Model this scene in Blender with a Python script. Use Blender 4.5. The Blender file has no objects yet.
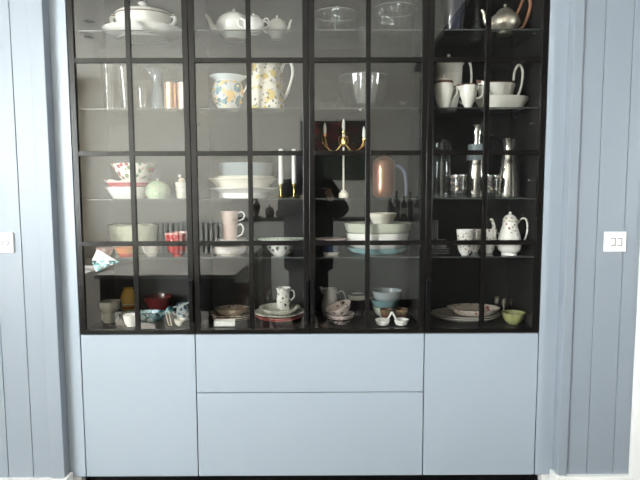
import bpy, bmesh, math, random
from mathutils import Vector, Matrix, Euler
random.seed(7)
scene = bpy.context.scene
C = scene.collection

# ---------------------------------------------------------------- camera
F_PX, PITCH, YAW, ROLL = 540.0, 0.08952, 0.00243, -0.00329
CAM = Vector((0.0401, -2.3082, 1.3634))
_f = Vector((math.sin(YAW)*math.cos(PITCH), math.cos(YAW)*math.cos(PITCH), -math.sin(PITCH)))
_r0 = Vector((math.cos(YAW), -math.sin(YAW), 0)); _u0 = _r0.cross(_f)
_r = math.cos(ROLL)*_r0 + math.sin(ROLL)*_u0
_u = -math.sin(ROLL)*_r0 + math.cos(ROLL)*_u0
cam_data = bpy.data.cameras.new('camera'); cam = bpy.data.objects.new('camera', cam_data); C.objects.link(cam)
cam_data.sensor_width = 36.0; cam_data.lens = F_PX/640*36.0; cam_data.clip_start = 0.02
m = Matrix((( _r.x, _u.x, -_f.x, CAM.x), (_r.y, _u.y, -_f.y, CAM.y), (_r.z, _u.z, -_f.z, CAM.z), (0, 0, 0, 1)))
cam.matrix_world = m
scene.camera = cam

def P(px, py, Y):
    """the point at depth Y seen at a pixel of the 640x480 frame"""
    d = _f*F_PX + _r*(px-320) + _u*(240-py)
    return CAM + d*((Y-CAM.y)/d.y)

# ---------------------------------------------------------------- world, sun, exposure
SKY = 56.0
world = bpy.data.worlds.new('world'); scene.world = world; world.use_nodes = True
bg = world.node_tree.nodes['Background']; bg.inputs[0].default_value = (0.93, 0.98, 1.0, 1); bg.inputs[1].default_value = SKY
sun_d = bpy.data.lights.new('sun', 'SUN'); sun_d.energy = 34.0; sun_d.angle = 0.009; sun_d.color = (1.0, 0.95, 0.87)
sun = bpy.data.objects.new('sun', sun_d); C.objects.link(sun)
sun.rotation_euler = Vector((0.60, 0.36, -1.0)).to_track_quat('-Z', 'Y').to_euler()
vs = scene.view_settings
vs.view_transform = 'Standard'; vs.look = 'None'; vs.gamma = 1.0; vs.use_curve_mapping = False; vs.exposure = 0.0
scene.cycles.max_bounces = 10; scene.cycles.transparent_max_bounces = 24
scene.cycles.glossy_bounces = 6; scene.cycles.diffuse_bounces = 5
scene.cycles.sample_clamp_indirect = 6.0
scene.cycles.caustics_reflective = False; scene.cycles.caustics_refractive = False
scene.cycles.use_denoising = True

# ---------------------------------------------------------------- materials
MATS = {}
def mat(name, col, rough=0.4, metal=0.0, coat=0.0, noise=0.0, nscale=8.0, bump=0.0, bscale=60.0, spec=0.5, trans=0.0):
    if name in MATS: return MATS[name]
    m = bpy.data.materials.new(name); m.use_nodes = True
    nt = m.node_tree; b = nt.nodes['Principled BSDF']
    b.inputs['Base Color'].default_value = (*col, 1); b.inputs['Roughness'].default_value = rough
    b.inputs['Metallic'].default_value = metal; b.inputs['Coat Weight'].default_value = coat
    b.inputs['Specular IOR Level'].default_value = spec
    tc = nt.nodes.new('ShaderNodeTexCoord')
    if noise:
        n = nt.nodes.new('ShaderNodeTexNoise'); n.inputs['Scale'].default_value = nscale; n.inputs['Detail'].default_value = 5
        nt.links.new(tc.outputs['Object'], n.inputs['Vector'])
        r = nt.nodes.new('ShaderNodeMapRange'); r.inputs['To Min'].default_value = 1-noise; r.inputs['To Max'].default_value = 1+noise
        nt.links.new(n.outputs['Fac'], r.inputs['Value'])
        mx = nt.nodes.new('ShaderNodeVectorMath'); mx.operation = 'SCALE'; mx.inputs[0].default_value = col
        nt.links.new(r.outputs[0], mx.inputs['Scale']); nt.links.new(mx.outputs[0], b.inputs['Base Color'])
    if bump:
        n = nt.nodes.new('ShaderNodeTexNoise'); n.inputs['Scale'].default_value = bscale
        nt.links.new(tc.outputs['Object'], n.inputs['Vector'])
        bp = nt.nodes.new('ShaderNodeBump'); bp.inputs['Strength'].default_value = bump; bp.inputs['Distance'].default_value = 0.002
        nt.links.new(n.outputs['Fac'], bp.inputs['Height']); nt.links.new(bp.outputs[0], b.inputs['Normal'])
    MATS[name] = m
    return m

def glaze(name, base, bands=(), spots=(), rough=0.16, metal=0.0):
    """fired glaze: base colour, rings of colour at a height, scattered painted motifs.
    bands: (z0, z1, colour); spots: (colour a, colour b, scale, radius, z0, z1)"""
    m = mat(name, base, rough, metal)
    nt = m.node_tree; b = nt.nodes['Principled BSDF']; L = nt.links
    tc = nt.nodes.new('ShaderNodeTexCoord'); sep = nt.nodes.new('ShaderNodeSeparateXYZ'); L.new(tc.outputs['Object'], sep.inputs[0])
    def window(z0, z1):
        a = nt.nodes.new('ShaderNodeMath'); a.operation = 'GREATER_THAN'; L.new(sep.outputs[2], a.inputs[0]); a.inputs[1].default_value = z0
        c = nt.nodes.new('ShaderNodeMath'); c.operation = 'LESS_THAN'; L.new(sep.outputs[2], c.inputs[0]); c.inputs[1].default_value = z1
        d = nt.nodes.new('ShaderNodeMath'); d.operation = 'MULTIPLY'; L.new(a.outputs[0], d.inputs[0]); L.new(c.outputs[0], d.inputs[1])
        return d.outputs[0]
    cur = None
    def mix(fac, col):
        nonlocal cur
        x = nt.nodes.new('ShaderNodeMix'); x.data_type = 'RGBA'; L.new(fac, x.inputs[0])
        if cur is None: x.inputs[6].default_value = (*base, 1)
        else: L.new(cur, x.inputs[6])
        if isinstance(col, tuple): x.inputs[7].default_value = (*col, 1)
        else: L.new(col, x.inputs[7])
        cur = x.outputs[2]
    for (ca, cb, sc, rad, z0, z1) in spots:
        nz = nt.nodes.new('ShaderNodeTexNoise'); nz.inputs['Scale'].default_value = sc*1.6; L.new(tc.outputs['Object'], nz.inputs['Vector'])
        wob = nt.nodes.new('ShaderNodeVectorMath'); wob.operation = 'MULTIPLY_ADD'
        L.new(nz.outputs['Color'], wob.inputs[0]); wob.inputs[1].default_value = (0.9/sc,)*3; L.new(tc.outputs['Object'], wob.inputs[2])
        v = nt.nodes.new('ShaderNodeTexVoronoi'); v.inputs['Scale'].default_value = sc; L.new(wob.outputs[0], v.inputs['Vector'])
        lt = nt.nodes.new('ShaderNodeMath'); lt.operation = 'LESS_THAN'; L.new(v.outputs['Distance'], lt.inputs[0]); lt.inputs[1].default_value = rad
        w = window(z0, z1); mu = nt.nodes.new('ShaderNodeMath'); mu.operation = 'MULTIPLY'; L.new(lt.outputs[0], mu.inputs[0]); L.new(w, mu.inputs[1])
        s2 = nt.nodes.new('ShaderNodeSeparateColor'); L.new(v.outputs['Color'], s2.inputs[0])
        st = nt.nodes.new('ShaderNodeMath'); st.operation = 'GREATER_THAN'; L.new(s2.outputs[0], st.inputs[0]); st.inputs[1].default_value = 0.5
        cm = nt.nodes.new('ShaderNodeMix'); cm.data_type = 'RGBA'; L.new(st.outputs[0], cm.inputs[0]); cm.inputs[6].default_value = (*ca, 1); cm.inputs[7].default_value = (*cb, 1)
        mix(mu.outputs[0], cm.outputs[2])
    for (z0, z1, col) in bands: mix(window(z0, z1), col)
    if cur is not None: L.new(cur, b.inputs['Base Color'])
    return m

def glass(name, tint=(1, 1, 1), r0=0.05, power=3.0, rough=0.0, body=None, body_w=0.0, bump=0.0, bscale=80):
    """thin clear or tinted glass: sees through, reflects more towards grazing"""
    m = bpy.data.materials.new(name); m.use_nodes = True; nt = m.node_tree; L = nt.links
    nt.nodes.remove(nt.nodes['Principled BSDF']); out = nt.nodes['Material Output']
    t = nt.nodes.new('ShaderNodeBsdfTransparent'); t.inputs[0].default_value = (*tint, 1)
    g = nt.nodes.new('ShaderNodeBsdfGlossy'); g.inputs['Roughness'].default_value = rough
    lw = nt.nodes.new('ShaderNodeLayerWeight'); lw.inputs[0].default_value = 0.5
    pw = nt.nodes.new('ShaderNodeMath'); pw.operation = 'POWER'; L.new(lw.outputs['Facing'], pw.inputs[0]); pw.inputs[1].default_value = power
    ma = nt.nodes.new('ShaderNodeMath'); ma.operation = 'MULTIPLY_ADD'; L.new(pw.outputs[0], ma.inputs[0]); ma.inputs[1].default_value = 1-r0; ma.inputs[2].default_value = r0
    mx = nt.nodes.new('ShaderNodeMixShader'); L.new(ma.outputs[0], mx.inputs[0]); L.new(g.outputs[0], mx.inputs[2])
    if bump:
        tc = nt.nodes.new('ShaderNodeTexCoord'); v = nt.nodes.new('ShaderNodeTexVoronoi'); v.inputs['Scale'].default_value = bscale
        L.new(tc.outputs['Object'], v.inputs['Vector']); bp = nt.nodes.new('ShaderNodeBump'); bp.inputs['Strength'].default_value = bump; bp.inputs['Distance'].default_value = 0.006
        L.new(v.outputs['Distance'], bp.inputs['Height']); L.new(bp.outputs[0], g.inputs['Normal']); L.new(bp.outputs[0], lw.inputs['Normal'])
    if body_w:
        d = nt.nodes.new('ShaderNodeBsdfDiffuse'); d.inputs[0].default_value = (*body, 1)
        m2 = nt.nodes.new('ShaderNodeMixShader'); m2.inputs[0].default_value = body_w
        L.new(t.outputs[0], m2.inputs[1]); L.new(d.outputs[0], m2.inputs[2]); L.new(m2.outputs[0], mx.inputs[1])
    else: L.new(t.outputs[0], mx.inputs[1])
    L.new(mx.outputs[0], out.inputs[0]); MATS[name] = m
    return m

# ---------------------------------------------------------------- mesh helpers
class G:
    def __init__(s): s.v = []; s.f = []
    def add(s, v, f):
        o = len(s.v); s.v += [tuple(x) for x in v]; s.f += [tuple(i+o for i in q) for q in f]; return s
    def box(s, x0, x1, y0, y1, z0, z1, bev=0.0):
        x0, x1 = min(x0, x1), max(x0, x1); y0, y1 = min(y0, y1), max(y0, y1); z0, z1 = min(z0, z1), max(z0, z1)
        bm = bmesh.new(); bmesh.ops.create_cube(bm, size=1)
        for q in bm.verts: q.co = Vector(((x0+x1)/2+q.co.x*(x1-x0), (y0+y1)/2+q.co.y*(y1-y0), (z0+z1)/2+q.co.z*(z1-z0)))
        if bev: bmesh.ops.bevel(bm, geom=bm.edges[:], offset=bev, segments=2, affect='EDGES', profile=0.5)
        bm.verts.index_update(); s.add([q.co for q in bm.verts], [[w.index for w in fc.verts] for fc in bm.faces]); bm.free(); return s
    def lathe(s, prof, seg=32, sx=1.0, sy=1.0, wave=0.0, waves=12, wz=0.0, cx=0, cy=0, cz=0, tilt=None):
        """revolve (r, z) pairs; wave scallops the radius (and wz the height) in proportion to the radius"""
        vs_, fs = [], []; rm = max(r for r, z in prof); rows = []
        for (r, z) in prof:
            if r < 1e-6: rows.append([len(vs_)]); vs_.append((0, 0, z)); continue
            row = []
            for k in range(seg):
                a = 2*math.pi*k/seg; w = math.cos(a*waves)*(r/rm)**3
                rr = r*(1+wave*w); row.append(len(vs_)); vs_.append((rr*math.cos(a)*sx, rr*math.sin(a)*sy, z+wz*w))
            rows.append(row)
        for a, b in zip(rows, rows[1:]):
            if len(a) == 1 and len(b) == 1: continue
            for k in range(seg):
                j = (k+1) % seg
                if len(a) == 1: fs.append((a[0], b[j], b[k]))
                elif len(b) == 1: fs.append((a[k], a[j], b[0]))
                else: fs.append((a[k], a[j], b[j], b[k]))
        if tilt is not None: vs_ = [tuple(tilt @ Vector(q)) for q in vs_]
        s.add([(x+cx, y+cy, z+cz) for x, y, z in vs_], fs); return s
    def tube(s, pts, rad, seg=10, n=5, flat=1.0):
        pts = [Vector(p) for p in pts]; rad = rad if isinstance(rad, (list, tuple)) else [rad]*len(pts)
        path, rr = [], []
        if n > 1 and len(pts) > 2:
            q = [pts[0]*2-pts[1]] + pts + [pts[-1]*2-pts[-2]]
            for i in range(len(pts)-1):
                a, b, c, d = q[i:i+4]
                for k in range(n):
                    t = k/n; path.append(0.5*((2*b)+(c-a)*t+(2*a-5*b+4*c-d)*t*t+(3*b-a-3*c+d)*t**3)); rr.append(rad[i]*(1-t)+rad[i+1]*t)
            path.append(pts[-1]); rr.append(rad[-1])
        else: path, rr = pts, list(rad)
        vs_, fs = [], []; up = None
        for i, p in enumerate(path):
            t = (path[min(i+1, len(path)-1)]-path[max(i-1, 0)]).normalized()
            if up is None: up = Vector((0, 1, 0)) if abs(t.y) < 0.9 else Vector((1, 0, 0))
            up = (up-t*up.dot(t)).normalized(); sd = t.cross(up)
            for k in range(seg):
                a = 2*math.pi*k/seg; vs_.append(p+(sd*math.cos(a)+up*math.sin(a)*flat)*rr[i])
        for i in range(len(path)-1):
            for k in range(seg):
                j = (k+1) % seg; fs.append((i*seg+k, i*seg+j, (i+1)*seg+j, (i+1)*seg+k))
        fs.append(tuple(reversed(range(seg)))); fs.append(tuple(range((len(path)-1)*seg, len(path)*seg)))
        s.add(vs_, fs); return s
    def ball(s, c, r, seg=14, sz=1.0):
        n = 8; prof = [(r*math.sin(math.pi*i/n), c[2]-r*sz*math.cos(math.pi*i/n)) for i in range(n+1)]
        prof[0] = (0, prof[0][1]); prof[-1] = (0, prof[-1][1]); return s.lathe(prof, seg, cx=c[0], cy=c[1])
    def mesh(s, name, angle=0.6, smooth=True):
        me = bpy.data.meshes.new(name); me.from_pydata([tuple(q) for q in s.v], [], s.f); me.update()
        bm = bmesh.new(); bm.from_mesh(me); bmesh.ops.recalc_face_normals(bm, faces=bm.faces[:]); bm.to_mesh(me); bm.free()
        if smooth:
            me.polygons.foreach_set('use_smooth', [True]*len(me.polygons)); me.set_sharp_from_angle(angle=angle)
        return me

def tag(o, label=None, cat=None, group=None, kind=None):
    if label: o['label'] = label
    if cat: o['category'] = cat
    if group: o['group'] = group
    if kind: o['kind'] = kind
    return o
def obj(name, g, m, parent=None, loc=(0, 0, 0), rot=(0, 0, 0), angle=0.6, smooth=True, label=None):
    me = g.mesh(name, angle, smooth) if isinstance(g, G) else g
    o = bpy.data.objects.new(name, me); C.objects.link(o); o.location = loc; o.rotation_euler = rot
    if m is not None and not me.materials: me.materials.append(MATS[m] if isinstance(m, str) else m)
    if parent: o.parent = parent
    if label: o['label'] = label
    return o
def thing(name, label, cat, loc=(0, 0, 0), rotz=0, group=None):
    o = bpy.data.objects.new(name, None); C.objects.link(o); o.empty_display_size = 0.03
    o.location = loc; o.rotation_euler = (0, 0, rotz); return tag(o, label, cat, group)
def one(name, g, m, label, cat, loc, group=None, rot=(0, 0, 0), angle=0.6):
    return tag(obj(name, g, m, None, loc, rot, angle), label, cat, group)
def struct(name, g, m, parent=None, smooth=False, loc=(0, 0, 0)):
    o = obj(name, g, m, parent, loc, smooth=smooth)
    if parent is None: o['kind'] = 'structure'
    return o
def copy_tree(o, parent=None, loc=None, rotz=None, label=None):
    c = o.copy(); C.objects.link(c); c.parent = parent
    if loc is not None: c.location = loc
    if rotz is not None: c.rotation_euler = (0, 0, rotz)
    if label: c['label'] = label
    for ch in list(o.children): copy_tree(ch, c)
    return c

# ---------------------------------------------------------------- shared materials
mat('wall_blue', (0.250, 0.281, 0.322), 0.42, noise=0.02, nscale=3, bump=0.04, bscale=300)
mat('cabinet_blue', (0.332, 0.376, 0.430), 0.38, noise=0.02, nscale=5, bump=0.05, bscale=420)
mat('white_gloss', (0.85, 0.84, 0.82), 0.3, noise=0.02)
mat('room_white', (0.76, 0.715, 0.64), 0.7, noise=0.02, nscale=2)
mat('ceiling_white', (0.77, 0.73, 0.66), 0.8, noise=0.015, nscale=2)
mat('dark_paint', (0.035, 0.034, 0.031), 0.55, noise=0.1, nscale=4)
mat('bronze_frame', (0.007, 0.006, 0.0055), 0.20, noise=0.08, nscale=20, spec=0.26)
mat('cabinet_black', (0.012, 0.011, 0.010), 0.6, noise=0.1, nscale=10)
mat('black_metal', (0.004, 0.004, 0.004), 0.35, noise=0.05, spec=0.12)
mat('floor_grey', (0.24, 0.225, 0.205), 0.45, noise=0.10, nscale=3)
mat('dark_wood', (0.035, 0.022, 0.015), 0.16, noise=0.3, nscale=9, spec=0.8)
mat('chrome', (0.75, 0.74, 0.72), 0.12, metal=1.0, noise=0.03)
glass('door_glass', (0.985, 0.985, 0.98), 0.074, 5.0)
glass('shelf_glass', (0.93, 0.96, 0.95), 0.04, 5.0, body=(0.75, 0.85, 0.82), body_w=0.012)
mat('shelf_edge', (0.07, 0.076, 0.073), 0.25, noise=0.05)
glass('window_glass', (0.98, 0.99, 0.99), 0.04, 5.0)

# ---------------------------------------------------------------- the room
XL, XR, YB, H = -2.75, 3.0, -4.10, 2.66
def wall_with_hole(x, y0, y1, z1, holes):
    g = G(); t = 0.12
    ys = sorted({y0, y1, *[h[0] for h in holes], *[h[1] for h in holes]})
    for a, b in zip(ys, ys[1:]):
        hh = [h for h in holes if h[0] <= a and h[1] >= b]
        if hh: g.box(x-t, x, a, b, 0, hh[0][2]); g.box(x-t, x, a, b, hh[0][3], z1)
        else: g.box(x-t, x, a, b, 0, z1)
    return g
WIN = (-3.90, -2.02, 0.86, 2.54)
struct('floor', G().box(XL-0.12, XR+0.12, YB-0.12, 0.42, -0.1, 0.0), 'floor_grey')
# floorboards of the room are parts of the floor
fl = bpy.data.objects['floor']
bw = 0.19; nb = int((XR-XL)/bw)
plank = G().box(0, bw-0.004, YB+0.002, -0.07, 0.0, 0.006).mesh('floor_plank', smooth=False); plank.materials.append(MATS['floor_grey'])
for i in range(nb): obj('floor_plank', plank, None, fl, (XL+0.01+i*bw, 0, 0))
struct('ceiling', G().box(XL-0.12, XR+0.12, YB-0.12, 0.42, H, H+0.1), 'ceiling_white')
struct('wall_left', wall_with_hole(XL, YB, 0.0, H, [WIN]), 'room_white')
FILL_WIN = (-2.05, -1.50, 1.10, 1.90)
struct('wall_right', wall_with_hole(XR+0.12, YB, 0.0, H, [FILL_WIN]), 'room_white')
struct('wall_front', G().box(XL-0.12, XR+0.12, YB-0.12, YB, 0, H), 'room_white')
# window in the side wall, the room's daylight
wf = G()
y0, y1, z0, z1 = WIN
for a, b, c, d in ((y0, y0+0.06, z0, z1), (y1-0.06, y1, z0, z1), (y0+0.06, y1-0.06, z0, z0+0.06), (y0+0.06, y1-0.06, z1-0.06, z1)): wf.box(XL-0.10, XL-0.03, a, b, c, d)
for k in (1, 2): yc = y0+(y1-y0)*k/3; wf.box(XL-0.10, XL-0.03, yc-0.03, yc+0.03, z0+0.06, z1-0.06)
win = struct('window_1', wf, 'white_gloss')
for k in range(3):
    a = y0+0.06+(y1-y0-0.12)*k/3; b = y0+0.06+(y1-y0-0.12)*(k+1)/3
    obj('window_pane', G().box(XL-0.070, XL-0.066, a, b, z0+0.06, z1-0.06), 'window_glass', win, smooth=False)
obj('window_sill', G().box(XL-0.03, XL+0.06, y0-0.03, y1+0.03, z0-0.03, z0), 'white_gloss', win, smooth=False)
pd = bpy.data.lights.new('window_daylight', 'AREA'); pd.shape = 'RECTANGLE'; pd.size = y1-y0; pd.size_y = z1-z0; pd.cycles.is_portal = True
po = bpy.data.objects.new('window_daylight', pd); C.objects.link(po); po.location = (XL-0.115, (y0+y1)/2, (z0+z1)/2)
po.rotation_euler = Vector((1, 0, 0)).to_track_quat('-Z', 'Z').to_euler()

# small unseen window added in the opposite wall as fill light
y0, y1, z0, z1 = FILL_WIN; wf = G()
for a, b, c, d in ((y0, y0+0.05, z0, z1), (y1-0.05, y1, z0, z1), (y0+0.05, y1-0.05, z0, z0+0.05), (y0+0.05, y1-0.05, z1-0.05, z1)): wf.box(XR+0.03, XR+0.10, a, b, c, d)
fill_win = struct('fill_window', wf, 'white_gloss')
obj('window_pane', G().box(XR+0.066, XR+0.070, y0+0.05, y1-0.05, z0+0.05, z1-0.05), 'window_glass', fill_win, smooth=False)
pd2 = bpy.data.lights.new('window_daylight', 'AREA'); pd2.shape = 'RECTANGLE'; pd2.size = y1-y0; pd2.size_y = z1-z0; pd2.cycles.is_portal = True  # portal for the added fill window
po2 = bpy.data.objects.new('window_daylight', pd2); C.objects.link(po2); po2.location = (XR+0.115, (y0+y1)/2, (z0+z1)/2)
po2.rotation_euler = Vector((-1, 0, 0)).to_track_quat('-Z', 'Z').to_euler()

# wall with the alcove that holds the cabinet
WY = -0.040                       # face of the boarding
CY = -0.050                       # face of the casings
cl_in = P(56.7, 191, -0.0).x; cr_in = P(563.0, 191, -0.0).x
cl_out = cl_in-0.060; cr_out = cr_in+0.040
DB = 0.100                        # underside of doors
sk = P(30, 480.4, CY-0.014).z
TOPZ = P(310, 59.7, 0).z+0.3838   # top of glazed doors
wb = G()
wb.box(XL-0.12, cl_in-0.002, WY+0.012, 0.40, 0, H); wb.box(cr_in+0.002, XR+0.12, WY+0.012, 0.40, 0, H)
wb.box(cl_in, cr_in, 0.0, 0.40, TOPZ+0.03, H); wb.box(cl_in, cr_in, 0.372, 0.40, 0, TOPZ+0.03)
wall = struct('wall_back', wb, 'wall_blue')
def board(x0, x1):
    g = G().box(x0+0.0012, x1-0.0012, WY, WY+0.014, sk, H-0.001)
    bm_o = obj('wall_board', G().box(x0+0.001, x1-0.001, WY, WY+0.013, sk, H-0.001, 0.0022), 'wall_blue', wall, smooth=False)
gl = [P(18.7-26.2*k, 191, WY).x for k in range(0, 6)]
xs = [cl_out]+gl
for a, b in zip(xs, xs[1:]): board(b, a)
board(xs[-1]-0.112, xs[-1])
r_edges = [cr_out, P(600.5, 150, WY).x, P(628.0, 150, WY).x]
for a, b in zip(r_edges, r_edges[1:]): board(a, b)
door_x = P(640.3, 240, WY).x
board(r_edges[-1], door_x)
tr = struct('trim_1', G().box(cl_out, cl_in, CY, 0.03, sk, H-0.001, 0.0025), 'wall_blue')
tr = struct('trim_2', G().box(cr_in, cr_out, CY, 0.03, sk, H-0.001, 0.0025), 'wall_blue')
# white door casing at the edge of the boarding
struct('trim_3', G().box(door_x, door_x+0.15, WY-0.02, WY+0.02, 0, 2.1, 0.003), 'white_gloss')
# white skirting in front of the boarding, returning into the alcove
struct('baseboard_left', G().box(XL, cl_in, CY-0.014, WY+0.012, 0, sk, 0.004).box(cl_in, cl_in+0.016, CY-0.014, -0.002, 0, sk+0.006, 0.004), 'white_gloss')
struct('baseboard_right', G().box(cr_in, door_x, CY-0.014, WY+0.012, 0, sk+0.004, 0.004).box(cr_in-0.016, cr_in, CY-0.014, -0.002, 0, sk+0.010, 0.004), 'white_gloss')
# fillers between alcove and cabinet
DXL, DXR = -1.0, 1.0
struct('trim_4', G().box(cl_in+0.0004, DXL-0.0025, 0.0, 0.05, DB, TOPZ+0.03, 0.001), 'cabinet_blue')
struct('trim_5', G().box(DXR+0.0025, cr_in-0.0004, 0.0, 0.05, DB, TOPZ+0.03, 0.001), 'cabinet_blue')
struct('trim_6', G().box(cl_in, cl_in+0.045, 0.012, 0.05, 0, DB).box(cr_in-0.045, cr_in, 0.012, 0.05, 0, DB), 'white_gloss')

# ---------------------------------------------------------------- base units
GZ = P(310, 333.6, 0).z           # top of base fronts / underside of glazed doors
seam = [P(81, 400, 0).x, -0.5, 0.5, 1.0]
def base_unit(name, label, x0, x1, fronts):
    t = thing(name, label, 'cabinet', ((x0+x1)/2, 0, 0)); w = (x1-x0)/2
    obj('carcass', G().box(-w+0.001, w-0.001, 0.022, 0.37, DB, GZ-0.004), 'cabinet_black', t, smooth=False)
    obj('plinth', G().box(-w, w, 0.05, 0.07, 0, DB-0.001), 'black_metal', t, smooth=False)
    for nm, a, b in fronts: obj(nm, G().box(-w+0.0022, w-0.0022, 0.0, 0.020, a, b, 0.0012), 'cabinet_blue', t, smooth=False)
ds = P(310, 392.4, 0).z
base_unit('base_cabinet', 'pale blue base cabinet with one plain door under the bowls of smoky glass, leftmost', -1.0, -0.5, [('cabinet_door', DB, GZ-0.003)])
base_unit('drawer_unit', 'wide pale blue base unit with two plain drawers', -0.5, 0.5, [('drawer_front', ds+0.002, GZ-0.003), ('drawer_front', DB, ds-0.002)])
base_unit('base_cabinet', 'pale blue base cabinet with one plain door under the floral platters, rightmost', 0.5, 1.0, [('cabinet_door', DB, GZ-0.003)])

# ---------------------------------------------------------------- glazed display cabinet
IN0, IN1 = 0.026, 0.362
cabt = thing('display_cabinet', 'dark bronze display cabinet with gridded glass doors full of crockery', 'cabinet', (0, 0, GZ))
def cpart(name, g, m, parent=cabt, smooth=False, **k):
    g.v = [(x, y, z-GZ) for x, y, z in g.v]; return obj(name, g, m, parent, smooth=smooth, **k)
cpart('back_panel', G().box(-0.998, 0.998, IN1, IN1+0.008, GZ, TOPZ), 'cabinet_black')
cpart('bottom_panel', G().box(-0.998, 0.998, IN0, IN1, GZ, GZ+0.0172), 'cabinet_black')
cpart('top_panel', G().box(-0.998, 0.998, IN0, IN1, TOPZ-0.018, TOPZ), 'cabinet_black')
for x in (-0.998, -0.509, -0.009, 0.491, 0.980): cpart('side_panel', G().box(x, x+0.018, IN0, IN1, GZ+0.018, TOPZ-0.018), 'cabinet_black')
SZ = {0: GZ+0.018, 1: P(310, 29.6, 0.035).z+0.002, 2: P(310, 108, 0.035).z+0.002, 3: P(310, 198.6, 0.035).z+0.002, 4: P(310, 257.3, 0.035).z+0.002}
cols = [(-0.978, -0.511), (-0.489, -0.011), (0.011, 0.489), (0.511, 0.978)]
for (a, b) in cols:
    for s in (1, 2, 3, 4):
        z = SZ[s]-0.0008
        sh = cpart('shelf', G().box(a, b, 0.036, 0.335, z-0.006, z), 'shelf_glass')
        cpart('shelf_edge', G().box(a, b, 0.0345, 0.036, z-0.0055, z-0.0005), 'shelf_edge', sh)
        for x in (a+0.006, b-0.006):
            for y in (0.08, 0.29): cpart('shelf_pin', G().box(x-0.006, x+0.006, y-0.004, y+0.004, z-0.011, z-0.006, 0.001), 'chrome', sh)
        # spare pin left in the side panel between shelves
for (x, z) in ((-0.972, P(80, 124, .06).z), (-0.972, P(80, 183, .06).z), (-0.484, P(198, 124, .06).z), (0.483, P(420, 123, .06).z), (0.972, P(538, 123, .06).z), (0.972, P(536, 180, .06).z)):
    cpart('shelf_pin', G().box(x-0.008, x+0.008, 0.08, 0.087, z-0.004, z+0.004, 0.001), 'chrome')
ST = 0.0235; MU = 0.0100
mz = [P(310, 59.7, 0).z, P(310, 153.0, 0).z, P(310, 243.2, 0).z]
def glazed_door(x0, x1, hside):
    e = 0.0012; x0 += e; x1 -= e; zb, zt = GZ+0.001, TOPZ
    g = G().box(x0, x0+ST, 0, 0.02, zb, zt, 0.001).box(x1-ST, x1, 0, 0.02, zb, zt, 0.001)
    g.box(x0+ST, x1-ST, 0, 0.02, zb, zb+0.018, 0.001).box(x0+ST, x1-ST, 0, 0.02, zt-0.02, zt, 0.001)
    d = cpart('door', g, 'bronze_frame')
    xm = (x0+x1)/2
    cpart('glazing_bar', G().box(xm-MU, xm+MU, 0.001, 0.019, zb+0.018, zt-0.02, 0.001), 'bronze_frame', d)
    zr = [zb+0.018]+[q for m_ in reversed(mz) for q in (m_-MU, m_+MU)]+[zt-0.02]
    for m_ in mz:
        for a, b in ((x0+ST, xm-MU), (xm+MU, x1-ST)): cpart('glazing_bar', G().box(a, b, 0.001, 0.019, m_-MU, m_+MU, 0.001), 'bronze_frame', d)
    for k in range(0, len(zr), 2):
        for a, b in ((x0+ST, xm-MU), (xm+MU, x1-ST)): cpart('glass_pane', G().box(a-0.002, b+0.002, 0.008, 0.012, zr[k]-0.002, zr[k+1]+0.002), 'door_glass', d)
    hx = x1-0.011 if hside > 0 else x0+0.011
    cpart('handle', G().box(hx-0.008, hx+0.008, -0.016, -0.0002, P(310, 322, 0).z, P(310, 280, 0).z, 0.002), 'black_metal', d)
for (a, b), hs in zip(((-1.0, -0.5), (-0.5, 0.0), (0.0, 0.5), (0.5, 1.0)), (1, 1, -1, -1)): glazed_door(a, b, hs)

# ---------------------------------------------------------------- wall switches
def switch(name, label, x0, x1, y0, y1):
    a = P(x0, (y0+y1)/2, WY); b = P(x1, (y0+y1)/2, WY); zt = P((x0+x1)/2, y0, WY).z; zb = P((x0+x1)/2, y1, WY).z
    w = (b.x-a.x)/2; h = (zt-zb)/2
    t = thing(name, label, 'switch', ((a.x+b.x)/2, WY, (zt+zb)/2))
    obj('plate', G().box(-w, w, -0.010, 0.0005, -h, h, 0.002), 'white_gloss', t, smooth=False)
    return t, w, h
mat('rocker_shade_grey', (0.30, 0.275, 0.25), 0.4, noise=0.02)
t, w, h = switch('light_switch', 'white square double light switch on blue boarding to the right', 603.5, 625.0, 231.5, 251.5)
for s in (-1, 1):
    rk = obj('rocker', G().box(s*w*0.30-0.012, s*w*0.30+0.012, -0.013, -0.0095, -h*0.42, h*0.42, 0.001), 'white_gloss', t, smooth=False)
    obj('rocker_shade', G().box(s*w*0.30+0.009, s*w*0.30+0.012, -0.0138, -0.013, -h*0.40, h*0.40).box(s*w*0.30-0.007, s*w*0.30+0.009, -0.0138, -0.013, h*0.30, h*0.40).box(s*w*0.30-0.007, s*w*0.30+0.009, -0.0138, -0.013, -h*0.40, -h*0.30), 'rocker_shade_grey', rk, smooth=False)  # shade along the rocker edges, modelled as grey strips
t, w, h = switch('light_switch', 'white double light switch with arrow shaped rockers on blue boarding to the left', -7.5, 14.3, 232.5, 252.5)
for s in (0.02, 0.55):
    rk = obj('rocker', G().box(s*w-0.010, s*w+0.012, -0.013, -0.0095, -h*0.42, h*0.42, 0.001), 'white_gloss', t, smooth=False)
    mat('arrow_brown', (0.07, 0.05, 0.04), 0.5, noise=0.02); a = G(); a.tube([(s*w-0.003, -0.0135, 0.009), (s*w+0.007, -0.0135, 0), (s*w-0.003, -0.0135, -0.009)], 0.0024, 6, 1); obj('arrow_mark', a, 'arrow_brown', rk)

# ================================================================ the room behind the camera, seen in the glass
def RP(px, py, D):
    """the point at distance D in front of the glass whose mirror image shows at a pixel"""
    p = P(px, py, D); return Vector((p.x, -D, p.z))
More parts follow.
